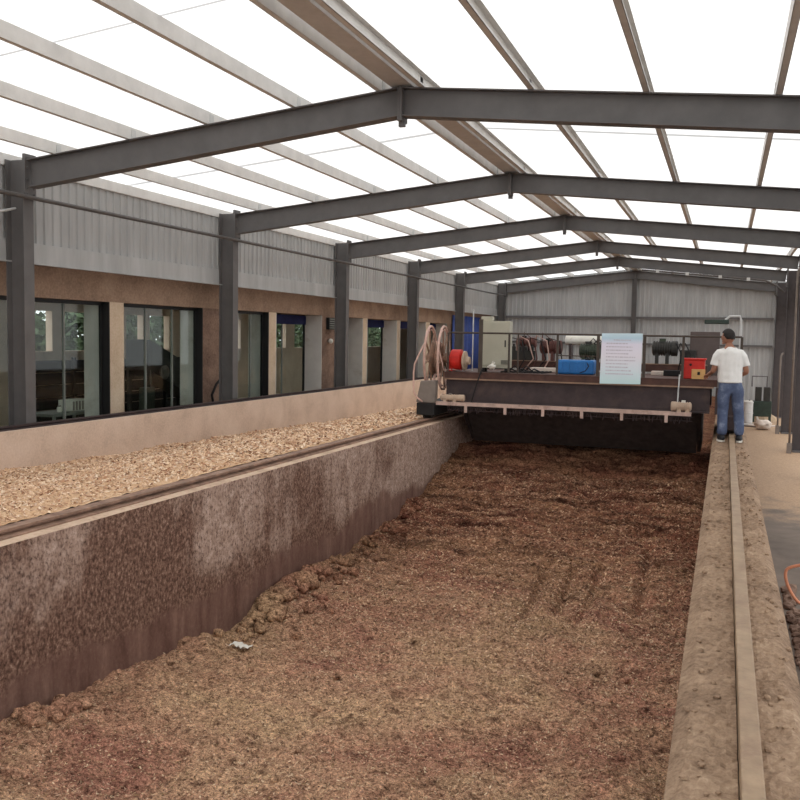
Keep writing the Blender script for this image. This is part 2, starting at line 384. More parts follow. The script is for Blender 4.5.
ORD = ['first', 'second', 'third', 'fourth', 'fifth', 'sixth']
RCOL = ['first beyond the right edge of the picture', 'second beyond the right edge of the picture', 'third beyond the right edge of the picture', 'nearest of the three in view', 'middle one of the three in view', 'at the far gable corner']
for k, y in enumerate(FY):
    for side, xf in (('left', XL), ('right', XR)):
        sg = 1 if side == 'left' else -1       # direction from outside to inside
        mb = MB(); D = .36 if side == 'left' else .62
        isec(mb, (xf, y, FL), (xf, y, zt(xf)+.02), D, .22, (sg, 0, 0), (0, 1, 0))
        o = struct(mb.build('steel_column', 'steel' if side == 'left' else 'shadedsteel'))
        tag(o, {'left': 'grey I-section steel column, %s from the front along the left windows' % ORD[k],
                'right': 'shaded steel column on the right side, ' + RCOL[k]}[side], 'column')
        bp = MB().box(xf-sg*D/2-.3, xf-sg*D/2+.3, y-.2, y+.2, FL, FL+.05)
        for dy in (-.12, .12): bp.add(*[[(xf+sg*.01, y+dy, FL+.05), (xf+sg*.12, y+dy, FL+.05), (xf+sg*.01, y+dy, FL+.3)], [(0, 1, 2)]])
        bp.build('base_plate', 'steel', o)
        # end plate that bolts the rafter to the column, standing proud of the top
        ep = MB().box(min(xf, xf+sg*.05), max(xf, xf+sg*.05), y-.12, y+.12, zt(xf)-.58, zt(xf)+.09)
        for dz in (.03, -.12, -.3, -.44, -.53):
            for dy in (-.07, .07): ep.lathe((xf+sg*.05, y+dy, zt(xf)+dz), (sg, 0, 0), [(0, .016), (.02, .016)], 6)
        ep.build('end_plate', 'steel', o)
    for side in (-1, 1):
        xo = XL+.05 if side < 0 else XR-.05
        mb = MB(); n = Vector((side*.098, 0, 1)).normalized()
        isec(mb, (xo, y, zt(xo)), (XM, y, zt(XM)), .44 if side < 0 else .39, .2, n, (0, 1, 0), d2=.37)
        o = struct(mb.build('rafter', 'steel'))
        tag(o, 'grey I-beam roof rafter, %s from the front, %s roof slope' % (ORD[k], 'left' if side < 0 else 'right'), 'roof beam')
        MB().box(XM+(-.03 if side < 0 else .002), XM+(-.002 if side < 0 else .03), y-.12, y+.12, zt(XM)-.44, zt(XM)+.0).build('ridge_plate', 'steel', o)
        if side < 0: MB().box(XM-.04, XM+.04, y-.03, y+.03, zt(XM)-.5, zt(XM)-.38).build('ridge_cleat', 'steel', o)

PX = [-9.85, -8.45, -7.1, -5.7, -4.44, -3.9, -2.45, -1.05, .42, 1.75]
PO = ['lowest', 'second lowest', 'third lowest', 'fourth lowest', 'topmost', 'topmost', 'fourth lowest', 'third lowest', 'second lowest', 'lowest']
for i, x in enumerate(PX):
    s = 1 if x < XM else -1; z = zt(x); mb = MB()
    mb.box(x-.004, x+.004, Y0, Y1, z, z+.18); mb.box(min(x, x-s*.07), max(x, x-s*.07), Y0, Y1, z, z+.006); mb.box(min(x, x-s*.07), max(x, x-s*.07), Y0, Y1, z+.174, z+.18)
    mb.box(min(x-s*.064, x-s*.07), max(x-s*.064, x-s*.07), Y0, Y1, z, z+.025)
    o = struct(mb.build('purlin', 'purlin')); tag(o, 'long galvanised roof purlin, %s on the %s slope' % (PO[i], 'left' if x < XM else 'right'), 'purlin')
    for y in FY:
        MB().box(x-s*.004, x+s*.012 if s > 0 else x-.012, y-.05, y+.05, z, z+.15).build('cleat', 'whitepipe', o)
o = struct(MB().box(XM-.15, XM+.15, Y0, Y1, zt(XM)+.02, zt(XM)+.2).build('ridge_beam', 'ridge')); tag(o, 'wide grey beam along the ridge of the roof', 'ridge beam')
for side, xe in (('left', XL-.42), ('right', XR+.75)):
    o = struct(MB().box(xe-.05, xe+.05, Y0, Y1, zt(xe)-.02, zt(xe)+.16).build('eave_beam', 'purlin')); tag(o, 'long eave beam at the foot of the %s roof slope' % side, 'eave beam')

def roof(name, xa, xb):
    n = int((Y1-Y0)/.05); vs = []; fs = []
    for i in range(n+1):
        y = Y0+(Y1-Y0)*i/n; w = .012*(1 if (i % 4) < 2 else -1)
        vs += [(xa, y, zt(xa)+.2+w), (xb, y, zt(xb)+.2+w)]
    for i in range(n): fs.append((2*i, 2*i+1, 2*i+3, 2*i+2))
    return struct(MB().add(vs, fs).build(name, 'roof'))
tag(roof('ceiling_left', XL-.6, XM), 'glowing white translucent roof sheets over the left slope', 'roof')
tag(roof('ceiling_right', XM, XR+1.1), 'glowing white translucent roof sheets over the right slope', 'roof')

def clad(mb, a, b_, z0f, z1f, nrm, period=.2, amp=.028):
    a, b_, nrm = map(Vector, (a, b_, nrm)); L = (b_-a).length; d = (b_-a)/L
    t = 0; st = []
    while t < L:
        for du, h in ((0, 0), (.09, 0), (.11, 1), (.18, 1)):
            if t+du <= L: st.append((t+du, h))
        t += period
    vs = []; fs = []
    for u, h in st:
        p = a+d*u+nrm*h*amp
        vs += [(p.x, p.y, z0f(p)), (p.x, p.y, z1f(p))]
    for i in range(len(st)-1): fs.append((2*i, 2*i+1, 2*i+3, 2*i+2))
    mb.add(vs, fs)
for side, x, s in (('left', -10.88, 1), ('right', 2.98, -1)):
    mb = MB(); clad(mb, (x, Y0, 0), (x, Y1-.1, 0), lambda p: 2.7, lambda p: zt(p.x)+.14, (s, 0, 0))
    o = struct(mb.build('wall_upper_'+side, 'clad')); tag(o, 'grey ribbed steel cladding under the %s eave' % side, 'wall')
    fl = MB().box(min(x-s*.02, x+s*.06), max(x-s*.02, x+s*.06), Y0, Y1-.1, 2.54, 2.87); fl.box(min(x, x+s*.09), max(x, x+s*.09), Y0, Y1-.1, 2.52, 2.545)
    struct(fl.build('trim_1' if s > 0 else 'trim_2', 'clad'))
mb = MB(); clad(mb, (-15.9, 43.62, 0), (3.0, 43.62, 0), lambda p: FL, lambda p: zt(p.x)+.12, (0, -1, 0))
tag(struct(mb.build('wall_back', 'clad')), 'grey ribbed steel gable wall at the far end', 'wall')
for z, n in ((2.5, 'upper'), (1.25, 'lower')):
    o = struct(MB().box(-10.4, 2.0, 43.42, 43.54, z-.05, z+.05).build('girt', 'steel')); tag(o, 'horizontal steel girt on the far gable wall, %s of two' % n, 'girt')
mb = MB(); isec(mb, (XM+.11, 43.3, FL), (XM+.11, 43.3, zt(XM)-.4), .22, .2, (1, 0, 0), (0, 1, 0)); tag(struct(mb.build('steel_post', 'steel')), 'grey steel post in the middle of the far gable wall', 'post')
mb = MB().tube([(-10.38, Y0, 3.52), (-10.38, 43.3, 3.52)], .035, 10); tag(mb.build('tie_pipe', 'pipe', kind='structure'), 'thin dark pipe running along the tops of the left columns', 'pipe')
mb = MB().tube([(-10.62, 11.1, 3.35), (-10.62, 7.0, 2.2)], .02, 8); tag(mb.build('brace_rod', 'whitepipe', kind='structure'), 'thin diagonal brace rod on the nearest left column', 'brace')

# facade of the neighbouring building on the left
FX = -11.2
OPEN = [(10.9, 14.1, .16), (14.52, 17.34, .16), (18.5, 20.44, .16), (20.82, 23.67, .55), (24.7, 26.81, .55), (27.16, 30.01, .55), (30.32, 33.3, .55), (33.75, 36.1, .55)]
ZW = 2.0; ZS = -1.2
OPEN = [(2.6, 5.8, .16), (6.4, 9.9, .16)]+OPEN
w = MB().box(FX-.6, FX, Y0, 43.6, ZW, 3.6)
w.box(FX-.6, FX, Y0, 43.6, FL, ZS)
edges = [Y0]+[e for o_ in OPEN for e in o_[:2]]+[43.6]
tag(struct(w.build('wall_left', 'plaster')), 'brown plaster wall of the building behind the left columns', 'wall')
for i in range(0, len(edges), 2):
    wide = edges[i+1]-edges[i]
    o = struct(MB().box(FX-.6, FX-.002, edges[i], edges[i+1], ZS, ZW).build('wall_pier', 'pier' if wide < .6 else 'stainplaster'))
for n, (ya, yb, rec) in enumerate(OPEN, 1):
    xg = FX-rec
    root = bpy.data.objects.new('window_%d' % n, None); root.location = (xg, (ya+yb)/2, ZS); COL.objects.link(root); WLOC[root.name] = tuple(root.location); root['kind'] = 'structure'
    fr = MB()
    for y0_, y1_ in ((ya, ya+.06), (yb-.06, yb)): fr.box(xg-.06, xg, y0_, y1_, ZS, ZW)
    fr.box(xg-.06, xg, ya, yb, ZW-.07, ZW); fr.box(xg-.06, xg, ya, yb, ZS, ZS+.07)
    fr.build('window_frame', 'frame', root)
    for t in ((1/3, 2/3) if rec < .3 else (.5,)): MB().box(xg-.05, xg-.01, ya+(yb-ya)*t-.018, ya+(yb-ya)*t+.018, ZS, ZW).build('mullion', 'alu', root)
    if rec < .3: MB().box(FX-.598, xg-.065, yb-.03, yb-.003, ZS, ZW-.001).build('inner_jamb', 'reveal', root)
    MB().box(xg-.036, xg-.03, ya+.06, yb-.06, ZS+.07, ZW-.07).build('pane', 'glass', root)
    if rec > .3:
        rv = MB().box(xg+.002, FX-.004, yb-.03, yb-.002, ZS, ZW-.001); rv.box(xg+.002, FX-.004, ya+.002, ya+.03, ZS, ZW-.001)
        rv.build('reveal', 'reveal', root)
        mb = MB(); ny = 40
        for i in range(ny):
            y_ = ya+.07+(yb-ya-.14)*i/ny; mb.lathe((xg+.05, y_, 1.72), (0, 0, 1), [(0, .028), (.02, .034), (.24, .034), (.26, .03)], 8)
        for q in range(n-3): pass
        tag(mb.build('rolled_curtain', 'curtain'), 'dark blue gathered curtain across the top of the %s deep white-sided window from the front' % ['first', 'second', 'third', 'fourth', 'fifth'][n-6], 'curtain', 'blue curtains over the left windows')
    else:
        rv = MB().box(xg, FX-.004, yb-.02, yb-.002, ZS, ZW-.001); rv.build('reveal', 'frame', root)
# blue sheet hung over the last bay, dark box and small lamp on the wall
mb = MB(); k = 60
vs = []; fs = []
for i in range(k+1):
    y_ = 36.7+4.6*i/k; x_ = FX+.06+.025*math.sin(i*.9)
    vs += [(x_, y_, 0-.6), (x_, y_, 2.38)]
for i in range(k): fs.append((2*i, 2*i+1, 2*i+3, 2*i+2))
o = mb.add(vs, fs).build('blue_tarpaulin', 'bluepanel', smooth=True); sm = o.modifiers.new('thickness', 'SOLIDIFY'); sm.thickness = .01
tag(o, 'blue tarpaulin hung on the wall behind the cable reel', 'tarpaulin')
r = thing('wall_vent', (FX, 24.2, 1.72), 'small dark vent high on the stained wall beside the third left column', 'vent')
MB().box(FX, FX+.1, 23.95, 24.5, 1.6, 1.95).build('housing', 'frame', r)
mv = MB()
for i in range(5): mv.box(FX+.1, FX+.115, 23.98, 24.47, 1.63+i*.065, 1.66+i*.065)
mv.build('louvre', 'alu', r)
r = thing('wall_lamp', (FX, 24.1, 1.25), 'round white lamp on the stained wall below the dark vent', 'lamp')
MB().lathe((FX, 24.1, 1.25), (1, 0, 0), [(0, .05), (.03, .05)], 14).build('mount', 'greybox', r)
MB().lathe((FX+.03, 24.1, 1.25), (1, 0, 0), [(0, .04), (.02, .07), (.07, .075), (.11, .05), (.12, .0)], 16).build('globe', 'white', r, smooth=True)
mb = MB().tube([(FX+.03, 17.75, -.3), (FX+.06, 17.62, 0), (FX+.1, 17.75, .25), (FX+.12, 18.0, .42)], .03, 8)
tag(mb.build('bent_cable', 'black', smooth=True), 'black bent cable against the wall by the second left column', 'cable')

# room seen through the nearest windows
struct(MB().box(-15.7, FX-.6, Y0, 43.6, 3.0, 3.15).build('ceiling_room', 'reveal'))
bw = MB(); BX = -15.5
wins = [(3.0, 4.2), (5.4, 6.6), (8.6, 9.8), (11.6, 12.8), (14.4, 15.3), (16.6, 17.35), (17.75, 18.9), (20.2, 20.95), (21.25, 22.2), (24.4, 26.3), (27.0, 29.6), (30.3, 33.0), (33.8, 36.8), (37.6, 41.0)]  # openings of the farther bays are added to let more light into the room
zb0, zb1 = .92, 1.9
bw.box(BX-.2, BX, Y0, 43.6, FL, zb0); bw.box(BX-.2, BX, Y0, 43.6, zb1, 3.0)
ed = [Y0]+[e for q in wins for e in q]+[43.6]
for i in range(0, len(ed), 2): bw.box(BX-.2, BX, ed[i], ed[i+1], zb0, zb1)
tag(struct(bw.build('wall_room_back', 'concrete')), 'back wall of the room behind the left windows', 'wall')
def tree(x, y, h, r, lab):
    t = thing('tree', (x, y, FL), lab, 'tree', 'trees outside the back windows')
    mt = MB().tube([(x, y, FL), (x+.1, y, FL+h*.5), (x, y+.1, FL+h*.8)], [.14, .1, .05], 8)
    for a in range(6): mt.tube([(x+.05, y, FL+h*.45), (x+r*.6*math.cos(a), y+r*.6*math.sin(a), FL+h*(.6+.05*a))], [.05, .02], 6)
    mt.build('trunk', 'bark', t)
    vs = []; fs = []; g = np.random.default_rng(int(abs(x*7+y*13)))
    for i in range(3400):
        d = g.normal(size=3); d /= np.linalg.norm(d); rr = r*g.uniform(.5, 1)
        p = np.array([x, y, FL+h*.68])+d*rr*np.array([1, 1, 1.25]); a = g.normal(size=3); a /= np.linalg.norm(a); c = np.cross(a, g.normal(size=3)); c /= np.linalg.norm(c)
        s_ = .16; o_ = len(vs); vs += [tuple(p+a*s_), tuple(p+c*s_*.5), tuple(p-a*s_), tuple(p-c*s_*.5)]; fs.append((o_, o_+1, o_+2, o_+3))
    MB().add(vs, fs).build('crown', 'leaf', t)
for q, (x, y) in enumerate([(-19, 18.6), (-19, 23.2), (-20, 29), (-20.5, 38.2), (-20.5, 47.6), (-20.5, 52.2)]):
    tree(x, y, 4.6, 1.7, 'leafy green tree outside the back windows of the left building, %s from the front' % ORD[q])
# stacked dark boards under the back windows of that room
for j, (ya, yb) in enumerate(((16.0, 19.4), (19.8, 23.2))):
    r = thing('board_fence', (-15.2, ya, FL), 'dark horizontal boards below the back windows, seen through the %s left window' % ['nearest', 'second'][j], 'board fence')
    for i in range(9):
        MB().box(-15.25, -15.2, ya, yb, FL+.3*i, FL+.3*i+.28).build('board', 'timber', r)
    for y_ in (ya+.1, (ya+yb)/2, yb-.1): MB().box(-15.198, -15.12, y_-.04, y_+.04, FL, FL+2.75).build('post', 'timber', r)
r = thing('work_table', (-12.5, 14.2, FL), 'small grey table behind the nearest left window pane', 'table')
MB().box(-12.8, -12.1, 13.55, 14.95, -.24, -.19).build('table_top', 'alu', r)
for y_ in (13.62, 14.88):
    for x_ in (-12.75, -12.15): MB().box(x_-.025, x_+.025, y_-.025, y_+.025, FL, -.24).build('leg', 'alu', r)
r = thing('white_crate', (-12.5, 14.55, -.19), 'white ribbed crate on the table behind the nearest left window', 'crate')
MB().box(-12.65, -12.3, 14.3, 14.85, -.19, .03).build('body', 'white', r, bevel=.01)
for i in range(6): MB().box(-12.3, -12.285, 14.32+i*.09, 14.36+i*.09, -.17, .01).build('rib', 'greybox', r)
r = thing('jar', (-12.4, 14.05, -.19), 'small pale jar beside the crate on the table', 'jar')
MB().lathe((-12.4, 14.05, -.19), (0, 0, 1), [(0, .05), (.09, .05), (.11, .03)], 14).build('body', 'white', r)
MB().lathe((-12.4, 14.05, -.08), (0, 0, 1), [(0, .035), (.025, .035)], 14).build('lid', 'greybox', r)
r = thing('inclined_conveyor', (-13.2, 18.4, FL), 'dark inclined machine in the room behind the second left window', 'conveyor')
mc = MB(); mc.prism([(-.35, 0), (.35, 0), (.35, .75), (-.35, .75)], (-13.4, 17.9, .5), (-13.4, 20.2, -.4), (1, 0, 0), (0, 0, 1)); mc.build('trough', 'motordark', r)
MB().lathe((-12.95, 18.3, .45), (1, 0, 0), [(0, .16), (.05, .18), (.1, .1)], 18).build('pulley', 'greybox', r)
MB().lathe((-12.95, 19.7, .1), (1, 0, 0), [(0, .1), (.05, .12), (.1, .07)], 18).build('pulley', 'greybox', r)
for y_, z_ in ((17.95, .5), (20.1, -.36)):
    for x_ in (-13.7, -13.1): MB().box(x_-.04, x_+.04, y_-.04, y_+.04, FL, z_+.02).build('leg', 'motordark', r)
MB().box(-13.15, -12.95, 17.6, 17.95, -.6, .1).build('guard', 'green', r)

# ------------------------------------------------------------------ pit walls, rails
def edge_wall(name, x0, x1, z1, m, ya=Y0, yb=42.5):
    n = 180; xs = [x0, x1]; vs = []; fs = []
    for i in range(n+1):
        y = ya+(yb-ya)*i/n; j0 = j1 = 0
        vs += [(x0+j0, y, FL), (x0+j0, y, z1), (x1+j1, y, z1), (x1+j1, y, FL)]
    for i in range(n):
        a = 4*i
        for q in range(3): fs.append((a+q, a+q+1, a+q+5, a+q+4))
    tops = [3*i+1 for i in range(n)]
    fs += [(0, 1, 2, 3), (4*n, 4*n+1, 4*n+2, 4*n+3)]
    mb = MB().add(vs, fs)
    if isinstance(m, list):
        for t in tops: mb.mi[t] = 1
    return struct(mb.build(name, m))
tag(edge_wall('wall_pit_left', -5.1, -4.66, -.06, ['pitwall', 'ledge']), 'stained concrete pit wall between the compost and the wood chips', 'pit wall')
tag(edge_wall('wall_pit_right', -.135, .385, -.125, ['pitwall', 'dirt']), 'dirt-covered pit wall on the right that the man stands on', 'pit wall')
tag(edge_wall('wall_pit_far', -10.2, -9.83, -.06, 'concrete'), 'pale concrete wall beyond the wood chips', 'pit wall')

def rail(name, x, z0, z1, mats, label, w=.07, ya=Y0, yb=42.3):
    h = z1-z0
    prof = [(-w, 0), (w, 0), (w, h*.18), (w*.2, h*.32), (w*.2, h*.62), (w*.55, h*.7), (w*.55, h), (-w*.55, h), (-w*.55, h*.7), (-w*.2, h*.62), (-w*.2, h*.32), (-w, h*.18)]
    o = MB().prism(prof, (x, ya, z0), (x, yb, z0), (1, 0, 0), (0, 0, 1)).build(name, mats); return tag(o, label, 'rail')
rail('steel_rail', -4.89, -.06, 0, 'rust', 'rusty steel rail along the wall between chips and compost', .1)
o = MB().box(.108, .182, Y0, 42.3, -.125, 0).build('steel_rail', 'railtan', bevel=.006); tag(o, 'worn tan steel rail that runs under the man on the right wall', 'rail')
rail('steel_rail', -10.0, -.06, 0, 'girder', 'dark rail on the pale wall in front of the left windows', .08)

def dirt_layer():
    vs = []; fs = []; xs = np.concatenate([np.linspace(-.134, .104, 13), np.linspace(.186, .384, 11)]); ys = np.concatenate([np.arange(1.5, 9, .03), np.arange(9, 20, .08), np.arange(20, 42, .4)])
    for y in ys:
        for i, x in enumerate(xs):
            e = min(min(i, len(xs)-1-i)/3., 1)
            cl = min(1, abs(y-14.2)/.8); h = -.075+cl*.02*noise.noise(Vector((x*6, y*3, 0)))+cl*(.018*noise.noise(Vector((x*22, y*16, 3)))+.008*noise.noise(Vector((x*60, y*50, 3))))
            jx = 0
            vs.append((x+(jx if e > 0 else 0), y, max(-.122, h) if e >= 1 else -.124+(max(-.122, h)+.124)*e))
    n = len(xs)
    for j in range(len(ys)-1):
        for i in range(n-1):
            if i != 12: fs.append((j*n+i, j*n+i+1, (j+1)*n+i+1, (j+1)*n+i))
    mb = MB().add(vs, fs)
    g = np.random.default_rng(3)
    for q in range(260):
        y = 2.2+11.2*g.random()**1.3; x = g.choice([g.uniform(-.11, .08), g.uniform(.21, .36)]); r_ = g.uniform(.006, .02)
        mb.clod((x, y, -.07+r_*.3), r_, 1, .7, q)
    o = mb.build('dirt_layer', 'dirt', smooth=False); tag(o, 'crumbly sandy dirt lying along the right wall top beside the rail', 'dirt', kind='stuff')
dirt_layer()

# ------------------------------------------------------------------ compost and chips
def comp_z(x, y):
    zs = np.interp(y, [0, 3, 4.7, 6.4, 7.7, 10, 12.7, 14.2, 15.2, 16.0, 17.5, 20, 42], [-1.3, -1.3, -1.33, -1.5, -1.58, -1.57, -1.38, -1.08, -.78, -.6, -.6, -.7, -.9])
    z = zs+.10*noise.noise(Vector((x*.8, y*.7, 0)))+.05*noise.noise(Vector((x*2.3, y*2.1, 4)))
    # transverse ripples left by the turner nearer the machine
    rp = max(0, min(1, (y-9.5)/2.5)); z += rp*.085*noise.noise(Vector((x*.8, y*4.2, 7)))+rp*.045*noise.noise(Vector((x*3, y*9, 2)))
    # lumps against the left wall
    dl = x+4.66
    if dl < 1: z += .30*math.exp(-(dl/.28)**2)*max(0, noise.noise(Vector((1, y*1.1, 3)))+.35)*(1 if 6.8 < y < 13.5 else .25)
    # two drag marks
    for xa, ya, xb, yb in ((-1.92, 9.0, -2.06, 11.3), (-1.36, 9.1, -1.37, 11.4), (-1.62, 9.3, -1.72, 11.2), (-.76, 9.7, -.87, 12.5)):
        if ya < y < yb:
            xc = xa+(xb-xa)*(y-ya)/(yb-ya); z -= .10*math.exp(-((x-xc)/.06)**2)
    return z
def rough(x, y): return .030*noise.noise(Vector((x*8, y*7, 1)))+.022*noise.noise(Vector((x*22, y*19, 5)))+.01*noise.noise(Vector((x*60, y*55, 9)))
def bits(n, zf, xa, xb, ysamp, size, seed):
    """flat little splinters lying on a bed (arrays)"""
    g = np.random.default_rng(seed); y = ysamp(g, n); x = g.uniform(xa+size, xb-size, n)
    L = size*g.uniform(.35, 1.6, n)*np.clip(y/8, .75, 2.2); wd = L*g.uniform(.2, .6, n); a = g.uniform(0, PI, n); t = g.uniform(-.6, .6, n)
    z = zf(x, y)+g.uniform(-.004, .012, n)
    dx, dy, dz = np.cos(a)*np.cos(t)*L/2, np.sin(a)*np.cos(t)*L/2, np.sin(t)*L/2
    px, py = -np.sin(a)*wd/2, np.cos(a)*wd/2; h = wd*.4
    V = np.stack([np.stack(c, -1) for c in ((x-dx-px, y-dy-py, z-dz), (x-dx+px, y-dy+py, z-dz), (x+dx+px, y+dy+py, z+dz), (x+dx-px, y+dy-py, z+dz), (x-dx*.8, y-dy*.8, z-dz+h), (x+dx*.8, y+dy*.8, z+dz+h))], 1)
    V[:, :, 0] = np.clip(V[:, :, 0], xa+.002, xb-.002)
    return V.reshape(-1, 3)
def bed(name, zf, xs, ys, mats, nb, size, seed, ysamp, clods=()):
    n = len(xs); ys = np.array(ys); Z = np.array([[zf(x, y) for x in xs] for y in ys])
    X, Y = np.meshgrid(xs, ys); base = np.stack([X, Y, Z], -1).reshape(-1, 3)
    def zi(x, y):                                # height of the bed at arrays of points
        j = np.clip(np.searchsorted(ys, y)-1, 0, len(ys)-2); fx = (x-xs[0])/(xs[1]-xs[0]); i = np.clip(fx.astype(int), 0, n-2); u = fx-i; v = (y-ys[j])/(ys[j+1]-ys[j])
        return Z[j, i]*(1-u)*(1-v)+Z[j, i+1]*u*(1-v)+Z[j+1, i]*(1-u)*v+Z[j+1, i+1]*u*v
    J, I = np.meshgrid(np.arange(len(ys)-1), np.arange(n-1), indexing='ij'); a = (J*n+I).ravel()
    quads = [np.stack([a, a+1, a+n+1, a+n], -1)]; mi = [np.zeros(len(a), int)]
    mb = MB()
    for c in clods: mb.clod(c[:3], *c[3:])
    cv = np.array(mb.v, float).reshape(-1, 3); cv[:, 0] = np.clip(cv[:, 0], xs[0]+.002, xs[-1]-.002) if len(cv) else 0
    tri = np.array(mb.f, int).reshape(-1, 3)+len(base)
    bv = bits(nb, zi, xs[0], xs[-1], ysamp, size, seed); o = len(base)+len(cv)+6*np.arange(nb)
    quads += [np.stack([o, o+3, o+5, o+4], -1), np.stack([o+1, o+4, o+5, o+2], -1)]; mi += [np.ones(2*nb, int)]
    tris = [tri, np.stack([o, o+4, o+1], -1), np.stack([o+2, o+5, o+3], -1)]; mi += [np.zeros(len(tri), int), np.ones(2*nb, int)]
    Q = np.concatenate(quads); T_ = np.concatenate(tris); V = np.concatenate([base, cv, bv])
    me = bpy.data.meshes.new(name); me.vertices.add(len(V)); me.vertices.foreach_set('co', V.ravel())
    li = np.concatenate([Q.ravel(), T_.ravel()]); me.loops.add(len(li)); me.loops.foreach_set('vertex_index', li)
    st = np.concatenate([np.arange(len(Q))*4, len(Q)*4+np.arange(len(T_))*3]); me.polygons.add(len(st)); me.polygons.foreach_set('loop_start', st)
    for m_ in mats: me.materials.append(M[m_])
    me.polygons.foreach_set('material_index', np.concatenate(mi)); me.update(calc_edges=True); me.validate()
    o = bpy.data.objects.new(name, me); COL.objects.link(o); return o
def grow(a, b_, s0, k):
    out = [a]
    while out[-1] < b_: out.append(out[-1]+max(s0, out[-1]*k))
    return out
zf = lambda x, y: comp_z(x, y)+rough(x, y)
g = np.random.default_rng(11); clods = []
for q in range(190):
    y = g.choice([g.normal(9.3, .7), g.normal(8.3, .4), g.uniform(7.2, 13.6)]); x = -4.6+abs(g.normal(0, .17)); r_ = g.uniform(.025, .085)*(1 if abs(y-9) < 1.2 else .7)
    clods.append((x+r_*.5, y, comp_z(x, y)+r_*.5, r_, 2, .8, q))
for q in range(30): y = g.uniform(4.7, 5.2); x = -4.6+g.uniform(0, .35); clods.append((x, y, comp_z(x, y)+.03, g.uniform(.03, .08), 2, .8, 200+q))
for q in range(160):
    y = g.uniform(3.5, 15); x = g.uniform(-4.5, -.3); r_ = g.uniform(.012, .04); clods.append((x, y, comp_z(x, y)+r_*.3, r_, 1, .8, 300+q))
for q in range(70): y = g.uniform(14.6, 15.9); x = g.uniform(-4.4, -.4); r_ = g.uniform(.02, .07); clods.append((x, y, comp_z(x, y)+r_*.3, r_, 2, .8, 500+q))
def ys_near(g_, n): return 3.2+11.8*g_.random(n)**1.35
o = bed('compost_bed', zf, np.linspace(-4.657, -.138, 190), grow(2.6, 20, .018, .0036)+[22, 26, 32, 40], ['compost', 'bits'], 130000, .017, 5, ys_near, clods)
tag(o, 'reddish brown compost filling the pit in front of the turning machine', 'compost', kind='stuff')
def chip_z(x, y):
    t = (x+9.83)/4.7
    zfar = np.interp(y, [0, 10, 15, 20, 27, 40], [-.58, -.61, -.72, -.82, -1.05, -1.1])
    znear = 0.
    s = t*t*(3-2*t)
    return zfar+(znear-zfar)*s+.06*noise.noise(Vector((x*1.1, y*.9, 2)))*(1-t**4)+.012*noise.noise(Vector((x*8, y*7, 2)))+.012*noise.noise(Vector((x*26, y*22, 2)))-.01
def ys_chip(g_, n): return 4.5+18*g_.random(n)**1.3
o = bed('wood_chip_bed', chip_z, np.linspace(-9.828, -5.0, 110), grow(3.0, 30, .04, .006)+[34, 40], ['chipbed', 'chips'], 60000, .036, 6, ys_chip)
tag(o, 'pale tan wood chips heaped between the two left walls', 'wood chips', kind='stuff')
mb = MB(); vs = []; fs = []
for i in range(7):
    for j in range(4):
        x = -4.3+i*.035; y = 7.1+j*.035; vs.append((x, y+.03*math.sin(i), comp_z(x, y)+.035+.02*noise.noise(Vector((i*.7, j*.9, 0)))+.012*((i+j) % 2)))
for i in range(6):
    for j in range(3): fs.append((i*4+j, i*4+j+1, (i+1)*4+j+1, (i+1)*4+j))
o = mb.add(vs, fs).build('paper_scrap', 'white'); o.modifiers.new('t', 'SOLIDIFY').thickness = .003
tag(o, 'crumpled white paper scrap lying on the compost near the left wall', 'paper scrap')

# ------------------------------------------------------------------ the turning machine
TY = 15.0
T = thing('compost_turner', (-2.4, 16, 0), 'dark bridge-like compost turning machine spanning the pit on rails', 'machine')
mb = MB(); mb.box(-4.66, -.2, TY+.06, TY+.1, .3, .7); mb.box(-4.66, -.2, TY, TY+.3, .28, .305)
for x in np.linspace(-4.6, -.35, 7): mb.box(x-.01, x+.01, TY+.1, TY+.3, .3, .7)
mb.build('girder', 'girder', T)
MB().box(-4.68, -.15, TY-.03, TY+.32, .69, .715).build('girder_flange', 'tanedge', T)
MB().box(-4.68, -.1, TY-.01, TY+.05, .715, .815).build('deck_edge', 'deck', T)
MB().box(-4.68, -.1, TY-.02, 16.9, .815, .828).build('deck', 'deck', T)
mb = MB(); mb.box(-4.75, -.2, 17.0, 17.25, .28, .7); mb.build('rear_girder', 'girder', T)
mb = MB(); mb.box(-4.95, -.47, TY-.25, TY+.02, .275, .295); mb.box(-4.95, -.47, TY-.26, TY-.245, .245, .305)
mb.build('front_ledge', 'lip', T)
for x in (-4.2, -3.5, -2.85, -2.2, -1.55, -.85):
    MB().box(x-.025, x+.025, TY-.275, TY-.26, .13, .25).build('bracket', 'lip', T)
mb = MB(); g = np.random.default_rng(4)
for i in range(170):
    x = -4.55+4.1*i/170; l_ = g.uniform(.06, .17); mb.tube([(x, TY-.2, .275), (x+g.uniform(-.02, .02), TY-.2, .275-l_*.5), (x+g.uniform(-.03, .03), TY-.2, .275-l_)], .007, 5)
for z in (.22, .16): mb.tube([(-4.55, TY-.19, z), (-.45, TY-.19, z)], .007, 6)
mb.build('chain_fringe', 'girder', T, kind='stuff')
